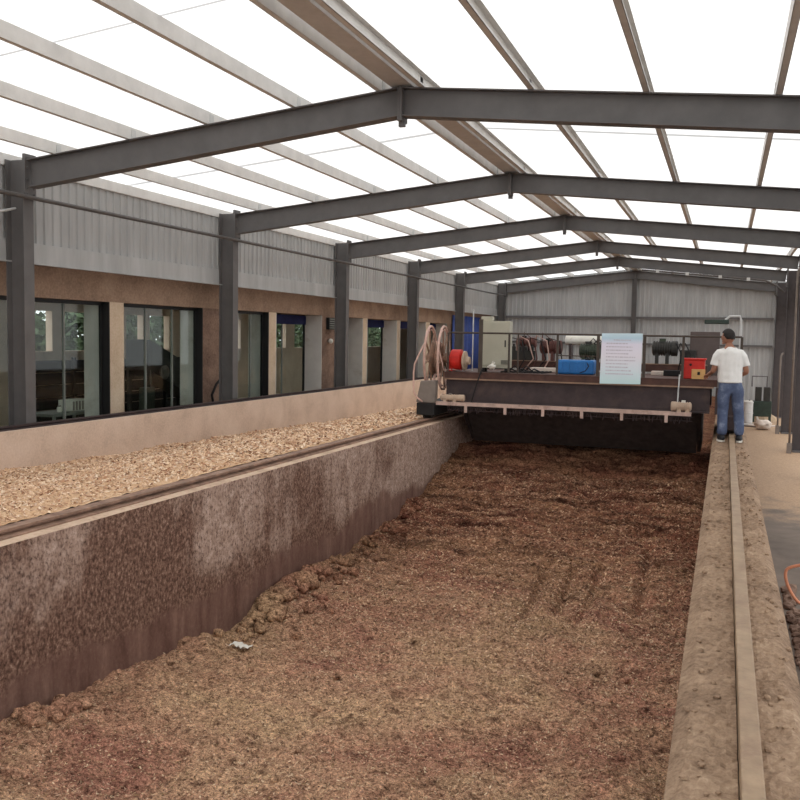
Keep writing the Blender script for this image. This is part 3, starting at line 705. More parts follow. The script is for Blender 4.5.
# conveyor of dark plates under the bridge
cv = MB()
for i in range(14):
    t = i/13; cv.obox((-2.4, TY+.35+.75*t, .24-.7*t), 4.0, .05, .075, Matrix.Rotation(.5, 3, 'X'))
cv.build('chain_plate', 'slat', T)
for x in (-4.42, -.36):
    MB().add([(x-.03, TY+.15, .28), (x-.03, 17.4, .28), (x-.03, 17.4, -.42), (x-.03, TY+1.1, -.48), (x+.03, TY+.15, .28), (x+.03, 17.4, .28), (x+.03, 17.4, -.42), (x+.03, TY+1.1, -.48)],
           [(0,1,2,3),(4,7,6,5),(0,4,5,1),(1,5,6,2),(2,6,7,3),(3,7,4,0)]).build('side_plate', 'slat', T)
MB().box(-4.4, -.38, 17.3, 17.34, -.42, .3).build('light_block_plate', 'slat', T)  # added dark panel that stops light coming through from behind
for z, y in ((.1, TY+.6), (-.36, TY+1.15)): MB().tube([(-4.38, y, z), (-.4, y, z)], .07, 14).build('conveyor_roller', 'slat', T)
# end carriages and wheels
for s, x in ((-1, -4.89), (1, .145)):
    MB().box(x-.19, x+.14, TY-.35, 17.5, .06, .275).build('end_carriage', 'black' if s < 0 else 'girder', T, bevel=.01)
    for y in (TY-.18, 17.2):
        w = MB().lathe((x-.085, y, .133), (1, 0, 0), [(0, .155), (.02, .155), (.021, .13), (.14, .13)], 26).build('wheel', 'motordark', T, smooth=False)
        MB().lathe((x+.06, y, .13), (1, 0, 0), [(0, .05), (.03, .05), (.035, .03)], 14).build('wheel_hub', 'greybox', w)
MB().box(-.12, .3, TY, 17.3, .275, .7).build('end_frame', 'girder', T)
mb = MB().add([(-5.1, TY-.33, .28), (-4.75, TY-.33, .28), (-4.75, TY-.17, .28), (-5.1, TY-.17, .28), (-5.02, TY-.33, .66), (-4.74, TY-.33, .68), (-4.74, TY-.17, .68), (-5.02, TY-.17, .66)],
             [(0,3,2,1),(4,5,6,7),(0,1,5,4),(1,2,6,5),(2,3,7,6),(3,0,4,7)])
mb.build('gear_housing', 'greybox', T, bevel=.015)
def motor(parent, c, axis, L, r, m, cowl=None, base=True, foot=None):
    c = Vector(c); a = Vector(axis)
    prof = [(0, r*.6), (.02, r*.95)]
    k = 7
    for i in range(k):
        d0 = .03+(L*.68)*i/k; prof += [(d0, r), (d0+L*.05, r), (d0+L*.055, r*.86), (d0+L*.68/k-.001, r*.86)]
    prof += [(L*.74, r*.98), (L*.76, r*1.02), (L*.97, r*1.02), (L, r*.8)]
    o = MB().lathe(c, axis, prof, 20).build('motor', m, parent)
    tb = c+a*L*.4
    MB().box(tb.x-r*.4, tb.x+r*.4, tb.y-r*.4, tb.y+r*.4, c.z+r*.85, c.z+r*1.3).build('terminal_box', cowl or m, o)
    if foot is not None:
        for d in (.2, .6):
            p = c+a*L*d; MB().box(p.x-.03, p.x+.03, p.y-r*.7, p.y+r*.7, foot, c.z-r*.5).build('motor_foot', m, o)
    return o
motor(T, (-4.7, TY-.14, .375), (1, 0, 0), .44, .058, 'beige', 'greybox', foot=.295)
motor(T, (-.47, TY-.14, .39), (-1, 0, 0), .32, .075, 'beige', 'white', foot=.295)
# handrail
hr = MB().tube([(-4.62, TY, 1.52), (.24, TY, 1.52)], .016, 8); hr = hr.build('handrail', 'rail_post', T)
for x, r_ in ((-4.62, .014), (-4.03, .035), (-3.52, .016), (-3.36, .012), (-2.68, .018), (-2.0, .024), (-1.25, .024), (-.64, .02), (.24, .02)):
    MB().box(x-r_, x+r_, TY-.015, TY+.015, .83 if x < 0 else .7, 1.52 if r_ < .03 else 1.76).build('handrail_post', 'rail_post', hr)
MB().tube([(-2.0, TY, 1.16), (-2.68, TY, 1.16)], .01, 6).build('mid_rail', 'rail_post', hr)
MB().tube([(-4.35, TY+.64, .83), (-4.35, TY+.64, 1.95)], .012, 8).build('thin_mast', 'whitepipe', T)
# rear drive gear
MB().box(-4.5, -.3, 16.95, 17.1, .86, 1.0).build('rear_beam', 'deck', T)
MB().box(-4.5, -.3, 16.93, 17.12, 1.0, 1.015).build('rear_beam_flange', 'tanedge', T)
for x in (-4.4, -3.3, -2.1, -1.0, -.35): MB().box(x-.04, x+.04, 17.0, 17.08, .7, .86).build('rear_beam_foot', 'deck', T)
motor(T, (-3.38, 17.03, 1.28), (1, 0, 0), .42, .13, 'motorred', 'motordark', foot=1.015)
motor(T, (-2.62, 17.03, 1.22), (1, 0, 0), .42, .14, 'motorgreen', 'motordark', foot=1.015)
motor(T, (-1.28, 17.03, 1.3), (1, 0, 0), .46, .14, 'motordark', 'motorgreen', foot=1.015)
tk = MB().lathe((-2.95, 17.3, 1.42), (1, 0, 0), [(0, .03), (.02, .09), (.72, .09), (.74, .03)], 18).build('white_tank', 'white', T, smooth=False)
MB().box(-2.85, -2.8, 17.2, 17.4, .7, 1.35).build('tank_stand', 'girder', tk); MB().box(-2.36, -2.31, 17.2, 17.4, .7, 1.35).build('tank_stand', 'girder', tk)
mb = MB().box(-3.98, -3.46, 16.95, 17.1, 1.015, 1.2)
for i in range(4):
    x = -3.9+i*.12; mb.lathe((x, 17.02, 1.19), (0, 0, 1), [(0, .035), (.08, .04), (.1, .02), (.14, .02)], 10)
mb.build('valve_block', 'motordark', T)
motor(T, (-3.9, 17.25, 1.36), (1, 0, 0), .4, .1, 'motorred', 'motordark', foot=.7)
for i in range(7):
    x = -3.95+i*.12; MB().tube([(x, 16.96, 1.2), (x+.05, 16.85, 1.45+.05*(i % 3)), (x+.25, 16.85, 1.4), (x+.3+.05*(i % 2), 16.9, 1.05), (x+.2, 16.85, .845)], .013, 6).build('hydraulic_hose', ['black', 'pink', 'motorred'][i % 3], T, smooth=True)
for i in range(3): x = -2.45+i*.1; MB().tube([(x, 17.03, 1.36), (x+.1, 16.9, 1.46), (x+.35, 16.9, 1.2), (x+.3, 16.85, .845)], .011, 6).build('power_cable', 'black', T, smooth=True)
for i in range(3): x = -.9+i*.08; MB().tube([(x, 17.03, 1.3), (x+.05, 16.9, 1.4), (x+.15, 16.88, 1.2), (x+.1, 16.85, .845)], .011, 6).build('power_cable', 'black', T, smooth=True)
MB().box(-.78, -.5, 16.95, 17.15, 1.015, 1.28).build('brake_unit', 'motordark', T, bevel=.02)
cb = MB().box(-.62, -.1, 17.2, 17.5, .7, 1.62).build('rear_cabinet', 'browncab', T, bevel=.01)
MB().box(-.6, -.12, 17.185, 17.2, .74, 1.58).build('cabinet_door', 'browncab', cb)
for i in range(8):
    x = -3.7+.07*i; MB().tube([(x, TY+.16, .845), (x+.1, TY+.2, .86+.05*(i % 3)), (x+.25, TY+.12, .85), (x+.4, TY+.22, .87)], .014, 6).build('loose_cable', 'black', T, smooth=True)
MB().tube([(-3.98, TY-.035, .9), (-4.05, TY-.05, .7), (-4.12, TY-.06, .45), (-4.16, TY-.05, .3)], .012, 6).build('loose_cable', 'black', T, smooth=True)
mb = MB().tube([(-.68, TY-.04, .9), (-.69, TY-.045, .6), (-.7, TY-.04, .3)], .012, 6); mb.build('grey_cable', 'whitepipe', T)

# cabinet
r = thing('electrical_cabinet', (-3.85, TY+.55, .83), 'beige electrical cabinet standing on the machine deck', 'cabinet')
bd = MB().box(-4.13, -3.6, TY+.35, TY+.58, .9, 1.74).build('body', 'cabinet', r, bevel=.008)
dr = MB().box(-4.11, -3.62, TY+.335, TY+.35, .95, 1.71).build('door', 'cabinet', r, bevel=.004)
MB().box(-3.68, -3.66, TY+.32, TY+.335, 1.28, 1.4).build('handle', 'black', dr)
mb = MB()
for i in range(4): mb.box(-3.74, -3.62, TY+.327, TY+.335, .975+i*.02, .985+i*.02)
mb.build('vent', 'black', dr)
for x in (-4.08, -3.65):
    for y in (TY+.38, TY+.55): MB().box(x-.03, x+.03, y-.03, y+.03, .83, .9).build('foot', 'black', r)
MB().box(-4.14, -3.94, TY+.4, TY+.57, 1.74, 1.82).build('junction_box', 'cabinet', r, bevel=.01)
# cable reel
RY = TY+.3; RZ = 1.06
R = thing('cable_reel', (-4.85, RY, .68), 'large cable reel with two pale rings at the left end of the machine', 'cable reel')
for x in (-5.05, -4.8):
    rg = MB().torus((x, RY, RZ), (1, .12, 0), .57, .022, 48, 8); rg.torus((x, RY, RZ), (1, .12, 0), .51, .012, 48, 6)
    rg = rg.build('ring', 'pink', R, smooth=True)
    for i in range(8):
        a = 2*PI*i/8+.2; MB().bar((x, RY, RZ), (x-.12*.55*math.cos(a), RY+.55*math.cos(a), RZ+.55*math.sin(a)), .03, .012).build('spoke', 'rust', rg)
ca = MB()
for i in range(9):
    ca.torus((-5.02+.024*i, RY, RZ), (1, .12, 0), .24+.02*((i*7) % 4), .016, 40, 6)
ca.build('wound_cable', 'rust', R, smooth=True)
MB().lathe((-5.12, RY, RZ), (1, 0, 0), [(0, .06), (.02, .09), (.4, .09), (.42, .12), (.46, .12)], 18).build('hub', 'rust', R)
MB().box(-4.68, -4.6, RY-.12, RY+.12, .83, RZ+.05).build('stand', 'red', R)
MB().lathe((-4.66, RY, RZ-.03), (1, 0, 0), [(0, .1), (.03, .19), (.2, .19), (.23, .12)], 22).build('drive_drum', 'red', R)
MB().lathe((-4.43, RY, RZ-.04), (1, 0, 0), [(0, .12), (.02, .175), (.05, .175), (.07, .08), (.13, .07)], 22).build('winder_disc', 'beige', R)
MB().tube([(-4.99, RY-.5, RZ+.28), (-5.06, RY-.58, RZ+.1), (-5.13, RY-.64, RZ-.1), (-5.14, RY-.66, .8), (-5.13, RY-.68, .6), (-5.12, RY-.68, .45), (-5.05, RY-.68, .36), (-4.96, RY-.68, .3)], .016, 8).build('hanging_hose', 'pink', R, smooth=True)
mb = MB().tube([(-4.78, RY-.5, RZ+.3), (-4.74, RY-.35, RZ), (-4.7, RY-.3, .85), (-4.62, RY-.1, .86), (-4.45, RY-.05, .86)], .014, 8); mb.build('lead_hose', 'pink', R, smooth=True)
# things standing or hanging on the machine
r = thing('blue_tank', (-2.45, TY+.6, .83), 'blue plastic tank standing on the deck behind the handrail', 'tank')
MB().box(-2.76, -2.12, TY+.4, TY+.8, 0.832, 1.08).build('body', 'blue', r, bevel=.03)
for i in range(5): MB().box(-2.7+i*.13, -2.66+i*.13, TY+.385, TY+.4, .87, 1.04).build('rib', 'blue', r)
MB().lathe((-2.25, TY+.6, 1.08), (0, 0, 1), [(0, .05), (.03, .05)], 16).build('cap', 'black', r)
MB().tube([(-2.25, TY+.42, 1.06), (-2.2, TY+.36, .98), (-2.25, TY+.36, .9), (-2.35, TY+.37, .86)], .008, 6).build('hose', 'black', r)
S = thing('notice_board', (-1.62, TY-.04, .71), 'pale blue printed notice board hung on the machine handrail', 'sign')
q = MB().add([(-1.95, TY-.06, .71), (-1.29, TY-.06, .72), (-1.29, TY-.045, .72), (-1.95, TY-.045, .71), (-1.94, TY-.045, 1.55), (-1.28, TY-.045, 1.555), (-1.28, TY-.03, 1.555), (-1.94, TY-.03, 1.55)],
             [(0,3,2,1),(4,5,6,7),(0,1,5,4),(1,2,6,5),(2,3,7,6),(3,0,4,7)]).build('board', 'sign', S)
g = np.random.default_rng(2); mb = MB()
for i in range(11):
    z = 1.44-i*.056; x = -1.86 if i else -1.74; end = -1.38-.14*g.random() if i else -1.46
    yy = TY-.0605+.015*(z-.71)/.84
    while x < end:
        l_ = g.uniform(.015, .04); mb.box(x, min(x+l_, end), yy-.003, yy, z-.009, z+.009); x += l_+g.uniform(.006, .014)
mb.build('printed_lines', 'ink', q)
for x in (-1.9, -1.33): MB().torus((x, TY-.004, 1.52), (1, 0, 0), .034, .004, 14, 5).build('hanging_tie', 'black', S)
r = thing('control_box', (-.46, TY+.2, .83), 'red control box on the right end of the deck by the man', 'control box')
MB().box(-.64, -.3, TY+.1, TY+.4, 0.832, 1.14).build('body', 'red', r, bevel=.01); MB().box(-.66, -.28, TY+.08, TY+.42, 1.14, 1.165).build('lid', 'red', r, bevel=.006)
MB().lathe((-.52, TY+.1, 1.06), (0, -1, 0), [(0, .02), (.02, .02)], 10).build('button', 'black', r)
r = thing('wooden_box', (-.38, TY+.03, .83), 'small raw wooden box in front of the red control box', 'box')
MB().box(-.5, -.29, TY+.03, TY+.085, 0.832, .99).build('body', 'wood', r, bevel=.004); MB().box(-.41, -.37, TY+.022, TY+.03, .9, .95).build('latch', 'black', r)
r = thing('white_bag', (-3.84, TY+.1, .83), 'small white bag on the deck in front of the cabinet', 'bag')
MB().clod((-3.84, TY+.1, .93), .07, 2, .75, 5).build('bag_body', 'white', r, smooth=True); MB().tube([(-3.84, TY+.1, .97), (-3.81, TY+.1, 1.02)], [.02, .03], 8).build('tied_neck', 'white', r)
o = MB().box(-3.4, -2.85, 16.2, 16.5, .83, .9).build('plank', 'sack', bevel=.004); tag(o, 'pale plank lying on the deck left of the blue tank', 'plank')
o = MB().box(-1.22, -.68, 16.2, 16.45, .83, .9).build('plank', 'sack', bevel=.004); tag(o, 'pale plank lying on the deck between notice board and red box', 'plank')
o = MB().box(-1.0, -.72, 16.0, 16.15, .83, .93).build('brown_block', 'timber', bevel=.01); tag(o, 'long brown block on the deck between notice board and red box', 'block')
r = thing('work_lamp', (.0, TY+.35, .83), 'dark green work lamp on a white hooked post behind the man', 'lamp')
MB().tube([(.22, TY+.35, .702), (.22, TY+.35, 1.8), (.2, TY+.35, 1.86), (.05, TY+.35, 1.86), (-.02, TY+.35, 1.8)], .018, 8).build('post', 'whitepipe', r)
MB().box(-.34, .04, TY+.3, TY+.4, 1.73, 1.8).build('lamp_housing', 'green', r, bevel=.012)

# ------------------------------------------------------------------ right-hand yard
for k, (x, y, z1) in enumerate(((1.95, 35.75, .9), (1.98, 29.65, 3.6))):
    r = thing('downpipe', (x, y, FL), 'pale downpipe standing left of the %s' % ['fifth right column near the gable', 'fourth right column, the nearer one in view'][k], 'pipe')
    MB().tube([(x, y, FL+.3), (x, y, z1), (x+.04, y+.05, z1+.12), (x+.1, y+.2, z1+.14)], .034, 10).build('pipe', 'greybox', r, smooth=True)
    for z in np.linspace(FL+.6, z1-.3, 3): MB().torus((x, y, z), (0, 0, 1), .037, .01, 16, 6).build('pipe_clip', 'greybox', r)
    MB().box(x-.07, x+.07, y-.07, y+.07, FL, FL+.32).build('pipe_shoe', 'greybox', r)
r = thing('conduit', (0, 36.0, 3.9), 'grey conduit with pale clamps fixed under the right slope near the gable', 'conduit')
pts = [(x, 35.85, zt(x)-.44) for x in np.linspace(-3.2, 1.3, 8)]+[(1.7, 35.8, 3.55), (1.95, 35.75, 3.3)]
MB().tube(pts, .035, 8).build('pipe', 'pipe', r, smooth=True)
for x in (-2.6, -1.5, -.3, .7): MB().box(x-.06, x+.06, 35.79, 35.91, zt(x)-.5, zt(x)-.385).build('clamp', 'whitepipe', r)
def cone_pile(name, x, y, r_, h, m, lab, cat):
    vs = [(x, y, FL+h)]; fs = []; n = 28; rings = 7
    for j in range(1, rings+1):
        for i in range(n):
            a = 2*PI*i/n; q_ = j/rings; rr = r_*q_*(1+.15*noise.noise(Vector((math.cos(a)*1.4, math.sin(a)*1.4, x))))
            vs.append((x+rr*math.cos(a), y+rr*math.sin(a), FL+h*(1-q_)**.8+.05*noise.noise(Vector((i*.9, j*.8, x)))*(q_ < 1)))
    for i in range(n): fs.append((0, 1+i, 1+(i+1) % n))
    for j in range(rings-1):
        for i in range(n): fs.append((1+j*n+i, 1+(j+1)*n+i, 1+(j+1)*n+(i+1) % n, 1+j*n+(i+1) % n))
    tag(MB().add(vs, fs).build(name, m), lab, cat)
cone_pile('sand_pile', 1.72, 42.0, .62, .42, 'sand', 'low sand pile on the floor in front of the far right gable corner', 'sand pile')
r = thing('white_drum', (.98, 40, FL), 'pale drum standing beyond the man by the far wall', 'drum')
MB().lathe((.98, 40, FL), (0, 0, 1), [(0, .2), (.02, .22), (.4, .22), (.41, .235), (.44, .235), (.45, .22), (.85, .22), (.86, .235), (.9, .235), (.92, .2)], 22).build('body', 'whitepipe', r)
MB().lathe((.98, 40, FL+.92), (0, 0, 1), [(0, .19), (.03, .19)], 22).build('lid', 'white', r)
MB().lathe((1.05, 40, FL+.95), (0, 0, 1), [(0, .03), (.03, .03)], 10).build('bung', 'black', r)
r = thing('shredder', (1.5, 40.8, FL), 'dark green machine with two grey boxes near the far right corner', 'machine')
MB().box(1.2, 1.95, 40.5, 41.1, FL+.25, FL+.9).build('body', 'green', r, bevel=.03)
for x in (1.28, 1.62): MB().box(x, x+.26, 40.6, 41.0, FL+.9, FL+1.5).build('hopper', 'motordark', r, bevel=.02)
for x in (1.25, 1.9):
    for y in (40.55, 41.05): MB().box(x-.04, x+.04, y-.04, y+.04, FL, FL+.27).build('leg', 'green', r)
MB().lathe((1.15, 40.7, FL+.55), (-1, 0, 0), [(0, .16), (.05, .18), (.08, .1)], 18).build('pulley', 'greybox', r)
MB().tube([(1.15, 41.0, FL+1.5), (1.15, 41.0, FL+1.95), (1.75, 41.0, FL+1.95), (1.75, 41.0, FL+1.2)], .03, 8).build('pipe_loop', 'pipe', r)
for k, (x, y, a, l_) in enumerate(((1.25, 39.0, .2, 1.0), (1.0, 38.2, -.5, .9), (1.6, 38.6, .1, 1.2))):
    o = MB().obox((x, y, FL+.03), l_, .2, .06, Matrix.Rotation(a, 3, 'Z')).build('floor_board', ['whitepipe', 'greybox', 'sack'][k], bevel=.006)
    tag(o, ['pale board on the floor below the sand pile', 'grey board on the floor right of the man', 'beige board on the floor beside the pale sack'][k], 'board')
r = thing('pale_sack', (1.5, 37.2, FL), 'pale pink sack on the sandy floor left of the right columns', 'sack')
MB().clod((1.5, 37.2, FL+.2), .3, 3, .62, 3).build('sack_body', 'sack', r, smooth=True); MB().tube([(1.32, 37.2, FL+.3), (1.27, 37.18, FL+.5)], [.05, .035], 8).build('sack_neck', 'white', r)

# hose and junk right below the right wall
r = thing('grey_plinth', (1.1, 10.6, FL), 'grey concrete block at the foot of the right wall under the orange hose', 'block')
MB().box(1.18, 1.8, 10.15, 11.15, FL, -1.52).build('block', 'stainplaster', r, bevel=.02)
mb = MB(); P = [(1.5, 10.3, -.95), (1.2, 10.4, -.93), (.98, 10.45, -.96), (.78, 10.5, -1.03), (.73, 10.5, -1.1), (.76, 10.5, -1.24), (.86, 10.5, -1.4), (1.0, 10.52, -1.46), (1.2, 10.56, -1.49), (1.5, 10.6, -1.49)]
C = []
for i in range(len(P)-1):
    p0, p1, p2, p3 = [Vector(P[max(0, min(len(P)-1, i+j))]) for j in (-1, 0, 1, 2)]
    for t in np.linspace(0, 1, 7)[:-1]:
        C.append(.5*((2*p1)+(p2-p0)*t+(2*p0-5*p1+4*p2-p3)*t*t+(3*p1-p0-3*p2+p3)*t**3))
tag(mb.tube(C, .017, 10).build('rubber_hose', 'orange', smooth=True), 'orange rubber hose looping at the right edge below the wall', 'hose')
mb = MB(); g = np.random.default_rng(5)
for q in range(90):
    x = .84+min(.1, abs(g.normal(0, .08))); y = g.uniform(9.95, 13.2); r_ = g.uniform(.03, .08); mb.clod((x+r_, y, FL+r_*.5), r_, 2, .75, 500+q)
tag(mb.build('rubble', 'stainplaster', kind='stuff'), 'dark rubble and clods on the grey floor below the right wall', 'rubble')
o = MB().obox((1.3, 9.4, -1.83), .36, .7, .3, Matrix.Rotation(.2, 3, 'Z')).build('red_tarp_bundle', 'motorred', bevel=.06); tag(o, 'folded dark red bundle at the right edge below the wall', 'bundle')

# ------------------------------------------------------------------ the man
MX, MY, MZ = .12, 14.2, -.066
MS = .945
def skin_mesh(verts, edges, radii, root=0, sub=2):
    me = bpy.data.meshes.new('tmp'); me.from_pydata(verts, edges, []); ob = bpy.data.objects.new('tmp', me); COL.objects.link(ob)
    md = ob.modifiers.new('s', 'SKIN'); md.use_smooth_shade = True
    for i, r_ in enumerate(radii):
        sv = me.skin_vertices[0].data[i]; sv.radius = r_ if isinstance(r_, tuple) else (r_, r_); sv.use_root = (i == root)
    ob.modifiers.new('u', 'SUBSURF').levels = sub
    dg = bpy.context.evaluated_depsgraph_get(); ev = ob.evaluated_get(dg); m2 = ev.to_mesh()
    vs = [tuple(v.co) for v in m2.vertices]; fs = [tuple(p.vertices) for p in m2.polygons]
    ev.to_mesh_clear(); bpy.data.objects.remove(ob); return vs, fs
def chain(pts, rad, sub=2):
    return skin_mesh(pts, [(i, i+1) for i in range(len(pts)-1)], rad, 0, sub)
def ell(c, r, sub=3, fn=None):
    bm = bmesh.new(); bmesh.ops.create_icosphere(bm, subdivisions=sub, radius=1)
    vs = []
    for v in bm.verts:
        p = v.co.copy()
        if fn: p = fn(p)
        vs.append((c[0]+p.x*r[0], c[1]+p.y*r[1], c[2]+p.z*r[2]))
    fs = [tuple(v.index for v in f.verts) for f in bm.faces]; bm.free(); return vs, fs
def yaw(pt, c, a):
    x, y = pt[0]-c[0], pt[1]-c[1]; return (c[0]+x*math.cos(a)-y*math.sin(a), c[1]+x*math.sin(a)+y*math.cos(a), pt[2])
# joints (man-local, z up from soles; he faces +Y, turned a little towards the control box on his left)
J = dict(pel=(0, 0, .93), waist=(0, .0, 1.08), chest=(-.01, .0, 1.27), sho=(-.01, -.01, 1.44), neck=(-.02, .0, 1.52), head=(-.03, .03, 1.6),
         hipL=(-.09, 0, .88), kneeL=(-.115, .02, .48), ankL=(-.125, -.03, .09), toeL=(-.14, .14, .045),
         hipR=(.09, 0, .88), kneeR=(.115, .03, .48), ankR=(.125, -.02, .09), toeR=(.15, .15, .045),
         shL=(-.17, -.01, 1.40), elL=(-.25, .0, 1.12), wrL=(-.30, .22, 1.06), shR=(.15, -.01, 1.40), elR=(.228, -.005, 1.12), wrR=(.18, .22, 1.06))
body = MB()
names = ['pel', 'waist', 'chest', 'sho', 'neck', 'head', 'hipL', 'kneeL', 'ankL', 'toeL', 'hipR', 'kneeR', 'ankR', 'toeR', 'shL', 'elL', 'wrL', 'shR', 'elR', 'wrR']
ix = {n: i for i, n in enumerate(names)}
E_ = [('pel', 'waist'), ('waist', 'chest'), ('chest', 'sho'), ('sho', 'neck'), ('neck', 'head'), ('pel', 'hipL'), ('hipL', 'kneeL'), ('kneeL', 'ankL'), ('ankL', 'toeL'), ('pel', 'hipR'), ('hipR', 'kneeR'), ('kneeR', 'ankR'), ('ankR', 'toeR'),
      ('sho', 'shL'), ('shL', 'elL'), ('elL', 'wrL'), ('sho', 'shR'), ('shR', 'elR'), ('elR', 'wrR')]
rad = [(.14, .11), (.135, .105), (.15, .11), (.09, .08), .058, .055, .09, .058, .042, .035, .09, .058, .042, .035, .06, .042, .028, .06, .042, .028]
body.add(*skin_mesh([J[n] for n in names], [(ix[a], ix[c]) for a, c in E_], rad, 0, 2))
HC = (-.04, .03, 1.675); HA = .8     # head turned to his left
def hfn(p):
    p = p.copy()
    if p.z < 0: p.x *= 1+.22*p.z; p.y *= 1+.06*p.z
    if p.y > .5: p.y = .5+(p.y-.5)*.75
    return p
hv, hf = ell((0, 0, 0), (.08, .1, .12), 4, hfn); parts = [(hv, hf)]
parts.append(ell((0, .1, -.02), (.016, .024, .032), 2))           # nose
parts.append(ell((0, .088, -.065), (.028, .014, .012), 2))        # mouth
parts.append(ell((0, .078, -.1), (.03, .025, .022), 2))           # chin
for s in (-1, 1):
    parts.append(ell((s*.078, -.004, -.012), (.012, .022, .034), 2))   # ears
    parts.append(ell((s*.032, .086, .012), (.02, .012, .01), 2))       # brow / eye ridge
for v_, f_ in parts: body.add([tuple(Vector(HC)+Vector(yaw(p, (0, 0), HA))) for p in v_], f_)
def hand(wr, el, palm_side):
    d = (Vector(wr)-Vector(el)).normalized(); side = Vector((0, 0, 1)).cross(d).normalized(); dn = d.cross(side).normalized()*-1
    if dn.z > 0: dn = -dn
    wr = Vector(wr); pc = wr+d*.05
    v_, f_ = ell((0, 0, 0), (.04, .052, .02), 2); body.add([tuple(pc+side*p[0]+d*p[1]+dn*p[2]) for p in v_], f_)
    for i, (o_, L_) in enumerate(((-.03, .062), (-.01, .074), (.01, .07), (.029, .055))):
        a0 = pc+side*o_+d*.03; a1 = a0+d*L_*.55+dn*.008; a2 = a1+d*L_*.3+dn*.024; a3 = a2+d*L_*.05+dn*.026
        body.add(*chain([tuple(a0), tuple(a1), tuple(a2), tuple(a3)], [.0095, .009, .0085, .0075], 1))
    t0 = wr+d*.02+side*palm_side*.02; t1 = t0+d*.03+side*palm_side*.03+dn*.008; t2 = t1+d*.035+side*palm_side*.008+dn*.012
    body.add(*chain([tuple(t0), tuple(t1), tuple(t2)], [.012, .0105, .009], 1))
hand(J['wrL'], J['elL'], -1); hand(J['wrR'], J['elR'], 1)
TW = .12
def bake(o, vox, it):
    """unite the overlapping volumes of a figure into one continuous smooth skin"""
    md = o.modifiers.new('unite', 'REMESH'); md.mode = 'VOXEL'; md.voxel_size = vox; md.use_smooth_shade = True
    sm_ = o.modifiers.new('soft', 'SMOOTH'); sm_.iterations = it; sm_.factor = .5
    dg = bpy.context.evaluated_depsgraph_get(); me = bpy.data.meshes.new_from_object(o.evaluated_get(dg))
    o.modifiers.clear(); o.data = me
    bm = bmesh.new(); bm.from_mesh(me); seen = set(); best = []
    for v in bm.verts:
        if v in seen: continue
        st = [v]; seen.add(v); grp = []
        while st:
            w_ = st.pop(); grp.append(w_)
            for e in w_.link_edges:
                x_ = e.other_vert(w_)
                if x_ not in seen: seen.add(x_); st.append(x_)
        if len(grp) > len(best): best = grp
    kp = set(best); bmesh.ops.delete(bm, geom=[v for v in bm.verts if v not in kp], context='VERTS'); bm.to_mesh(me); bm.free()
    me.polygons.foreach_set('use_smooth', [True]*len(me.polygons)); return o
def place(mb):
    # he leans a little towards the machine on his left
    mb.v = [tuple(Vector((MX, MY, MZ))+Vector(yaw((x-.045*max(0, min(1, (z-.3)/1.2)), y, z*MS), (0, 0), TW))) for x, y, z in mb.v]; return mb
MAN = bake(place(body).build('person', 'skin'), .0065, 3)
tag(MAN, 'man in white T-shirt and blue jeans standing on the right wall, back turned', 'person')
sh = MB()
tor = [(.945, .166, .124), (.955, .176, .134), (1.0, .176, .134), (1.06, .176, .134), (1.12, .176, .128), (1.2, .182, .128), (1.3, .188, .132), (1.37, .188, .128), (1.42, .178, .12), (1.455, .145, .11), (1.485, .115, .095), (1.51, .082, .08), (1.52, .07, .068)]
nn = 36; vs = []; fs = []
for z, rx, ry in tor:
    for i in range(nn):
        a = 2*PI*i/nn; c_, s_ = math.cos(a), math.sin(a); w_ = .012*noise.noise(Vector((c_*2.2, s_*2.2, z*9)))+.008*noise.noise(Vector((c_*5, s_*5, z*16)))
        vs.append((-.01+(rx+w_)*c_, (ry+w_)*s_, z))
for k in range(len(tor)-1):
    for i in range(nn): fs.append((k*nn+i, k*nn+(i+1) % nn, (k+1)*nn+(i+1) % nn, (k+1)*nn+i))
fs += [tuple(reversed(range(nn))), tuple(range((len(tor)-1)*nn, len(tor)*nn))]
sh.add(vs, fs)
for sd in (-1, 1):
    sh.tube([(sd*.09-.01, -.005, 1.43), (sd*.14-.01, -.005, 1.415), (sd*.18-.01, .0, 1.36), (sd*.208-.01, .002, 1.28), (sd*.224-.01, .0, 1.215)], [.065, .075, .072, .066, .068], 16)
o_ = bake(place(sh).build('t_shirt', 'shirt', MAN), .009, 3)
jn = MB()
jv, jf = skin_mesh([(0, 0, 1.04), (0, 0, .94), (-.092, 0, .83), (-.112, .012, .5), (-.122, -.02, .2), (-.126, -.02, .09), (.092, 0, .83), (.112, .02, .5), (.122, -.015, .2), (.127, -.012, .09)],
                   [(0, 1), (1, 2), (2, 3), (3, 4), (4, 5), (1, 6), (6, 7), (7, 8), (8, 9)], [(.15, .108), (.162, .125), .108, .085, .078, .08, .108, .085, .078, .08], 1, 2)
jn.add([(x+.010*noise.noise(Vector((x*9, y*9, z*11))), y+.010*noise.noise(Vector((x*8, y*8, z*12+4))), z) for x, y, z in jv], jf)
place(jn).build('jeans', 'jeans', MAN, smooth=True)
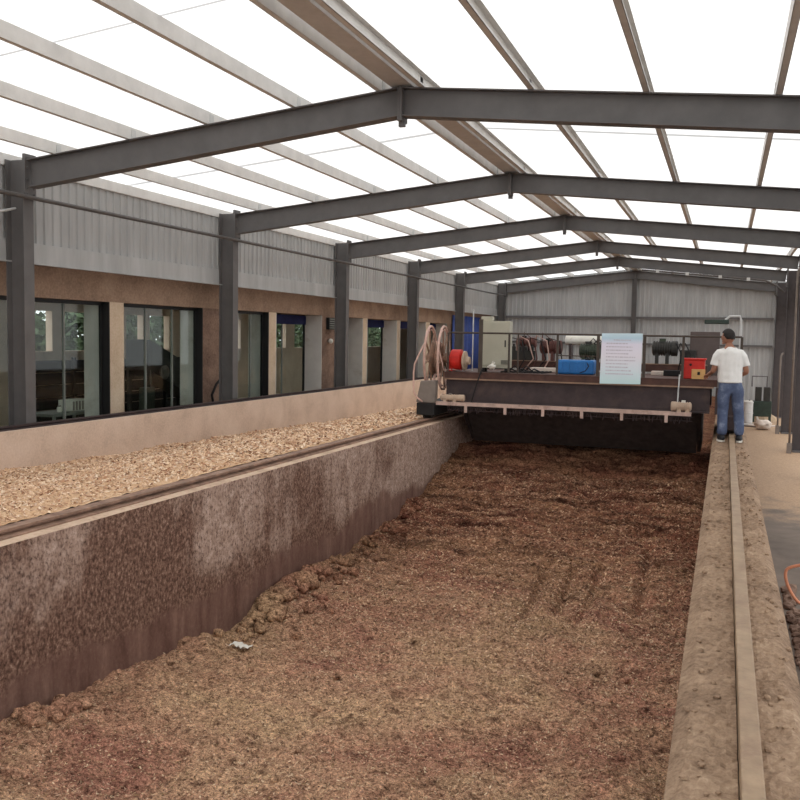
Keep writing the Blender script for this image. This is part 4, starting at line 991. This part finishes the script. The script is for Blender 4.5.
for s, a, t in ((-1, 'ankL', 'toeL'), (1, 'ankR', 'toeR')):
    A, Tt = Vector(J[a]), Vector(J[t]); d = (Tt-A); d.z = 0; d.normalize(); c = A+d*.06
    sd = Vector((d.y, -d.x, 0))
    def loc(mb_, v_, f_): return mb_.add([tuple(Vector((c.x, c.y, 0))+sd*p[0]+d*p[1]+Vector((0, 0, p[2]))) for p in v_], f_)
    mb = MB(); v_, f_ = ell((0, 0, 0), (.05, .145, .075), 3, lambda p: Vector((p.x*(1-.12*p.y), p.y, max(p.z, -.55)*(1 if p.y < 0 else 1-.4*p.y)))); loc(mb, [(x, y, z+.06) for x, y, z in v_], f_)
    sho = place(mb).build('shoe', 'shoe', MAN, smooth=True)
    mb = MB(); ring = [(.053*math.cos(q)*(1-.1*math.sin(q)), .148*math.sin(q)) for q in np.linspace(0, 2*PI, 28)[:-1]]; n = len(ring)
    loc(mb, [(x, y, .0) for x, y in ring]+[(x, y, .026) for x, y in ring], [(i, (i+1) % n, n+(i+1) % n, n+i) for i in range(n)]+[tuple(reversed(range(n))), tuple(range(n, 2*n))])
    place(mb).build('shoe_sole', 'white', sho, label='white shoe sole')
hr_ = MB(); bm = bmesh.new(); bmesh.ops.create_icosphere(bm, subdivisions=4, radius=1); hvs = []
for v in bm.verts:
    p = v.co.copy()
    # short hair: cap over crown, back and sides, leaving the face free
    face = p.y > .3 and p.z < .5
    low = p.z < (-.38 if p.y < -.35 else -.38+(p.y+.35)*.75)
    k = 1.0 if (face or low) else 1.09+.04*noise.noise(p*8)
    if face or low: k = .9
    q = Vector((p.x*.08*k, p.y*.1*k, p.z*.12*k)); hvs.append(tuple(Vector(HC)+Vector((0, -.004, .006))+Vector(yaw(q, (0, 0), HA))))
hr_.add(hvs, [tuple(v.index for v in f.verts) for f in bm.faces]); bm.free()
place(hr_).build('hair', 'hair', MAN, smooth=True)

# ------------------------------------------------------------------ light
w = bpy.data.worlds.new('overcast_sky'); sc.world = w; w.use_nodes = True; nt = w.node_tree
bg = nt.nodes['Background']; bg.inputs[0].default_value = (.97, .98, 1., 1); bg.inputs[1].default_value = 1.35
sl = bpy.data.lights.new('sun', 'SUN'); so = bpy.data.objects.new('sun', sl); COL.objects.link(so)
sl.energy = 1.2; sl.angle = .5; sl.color = (1, .97, .93); so.rotation_euler = (math.radians(12), math.radians(14), 0); so.location = (0, 0, 12)
vs_ = sc.view_settings; vs_.view_transform = 'Standard'; vs_.look = 'None'; vs_.exposure = 0.3; vs_.gamma = 1; vs_.use_curve_mapping = False
sc.cycles.max_bounces = 10; sc.cycles.diffuse_bounces = 6; sc.cycles.transparent_max_bounces = 12
sc.cycles.use_denoising = True
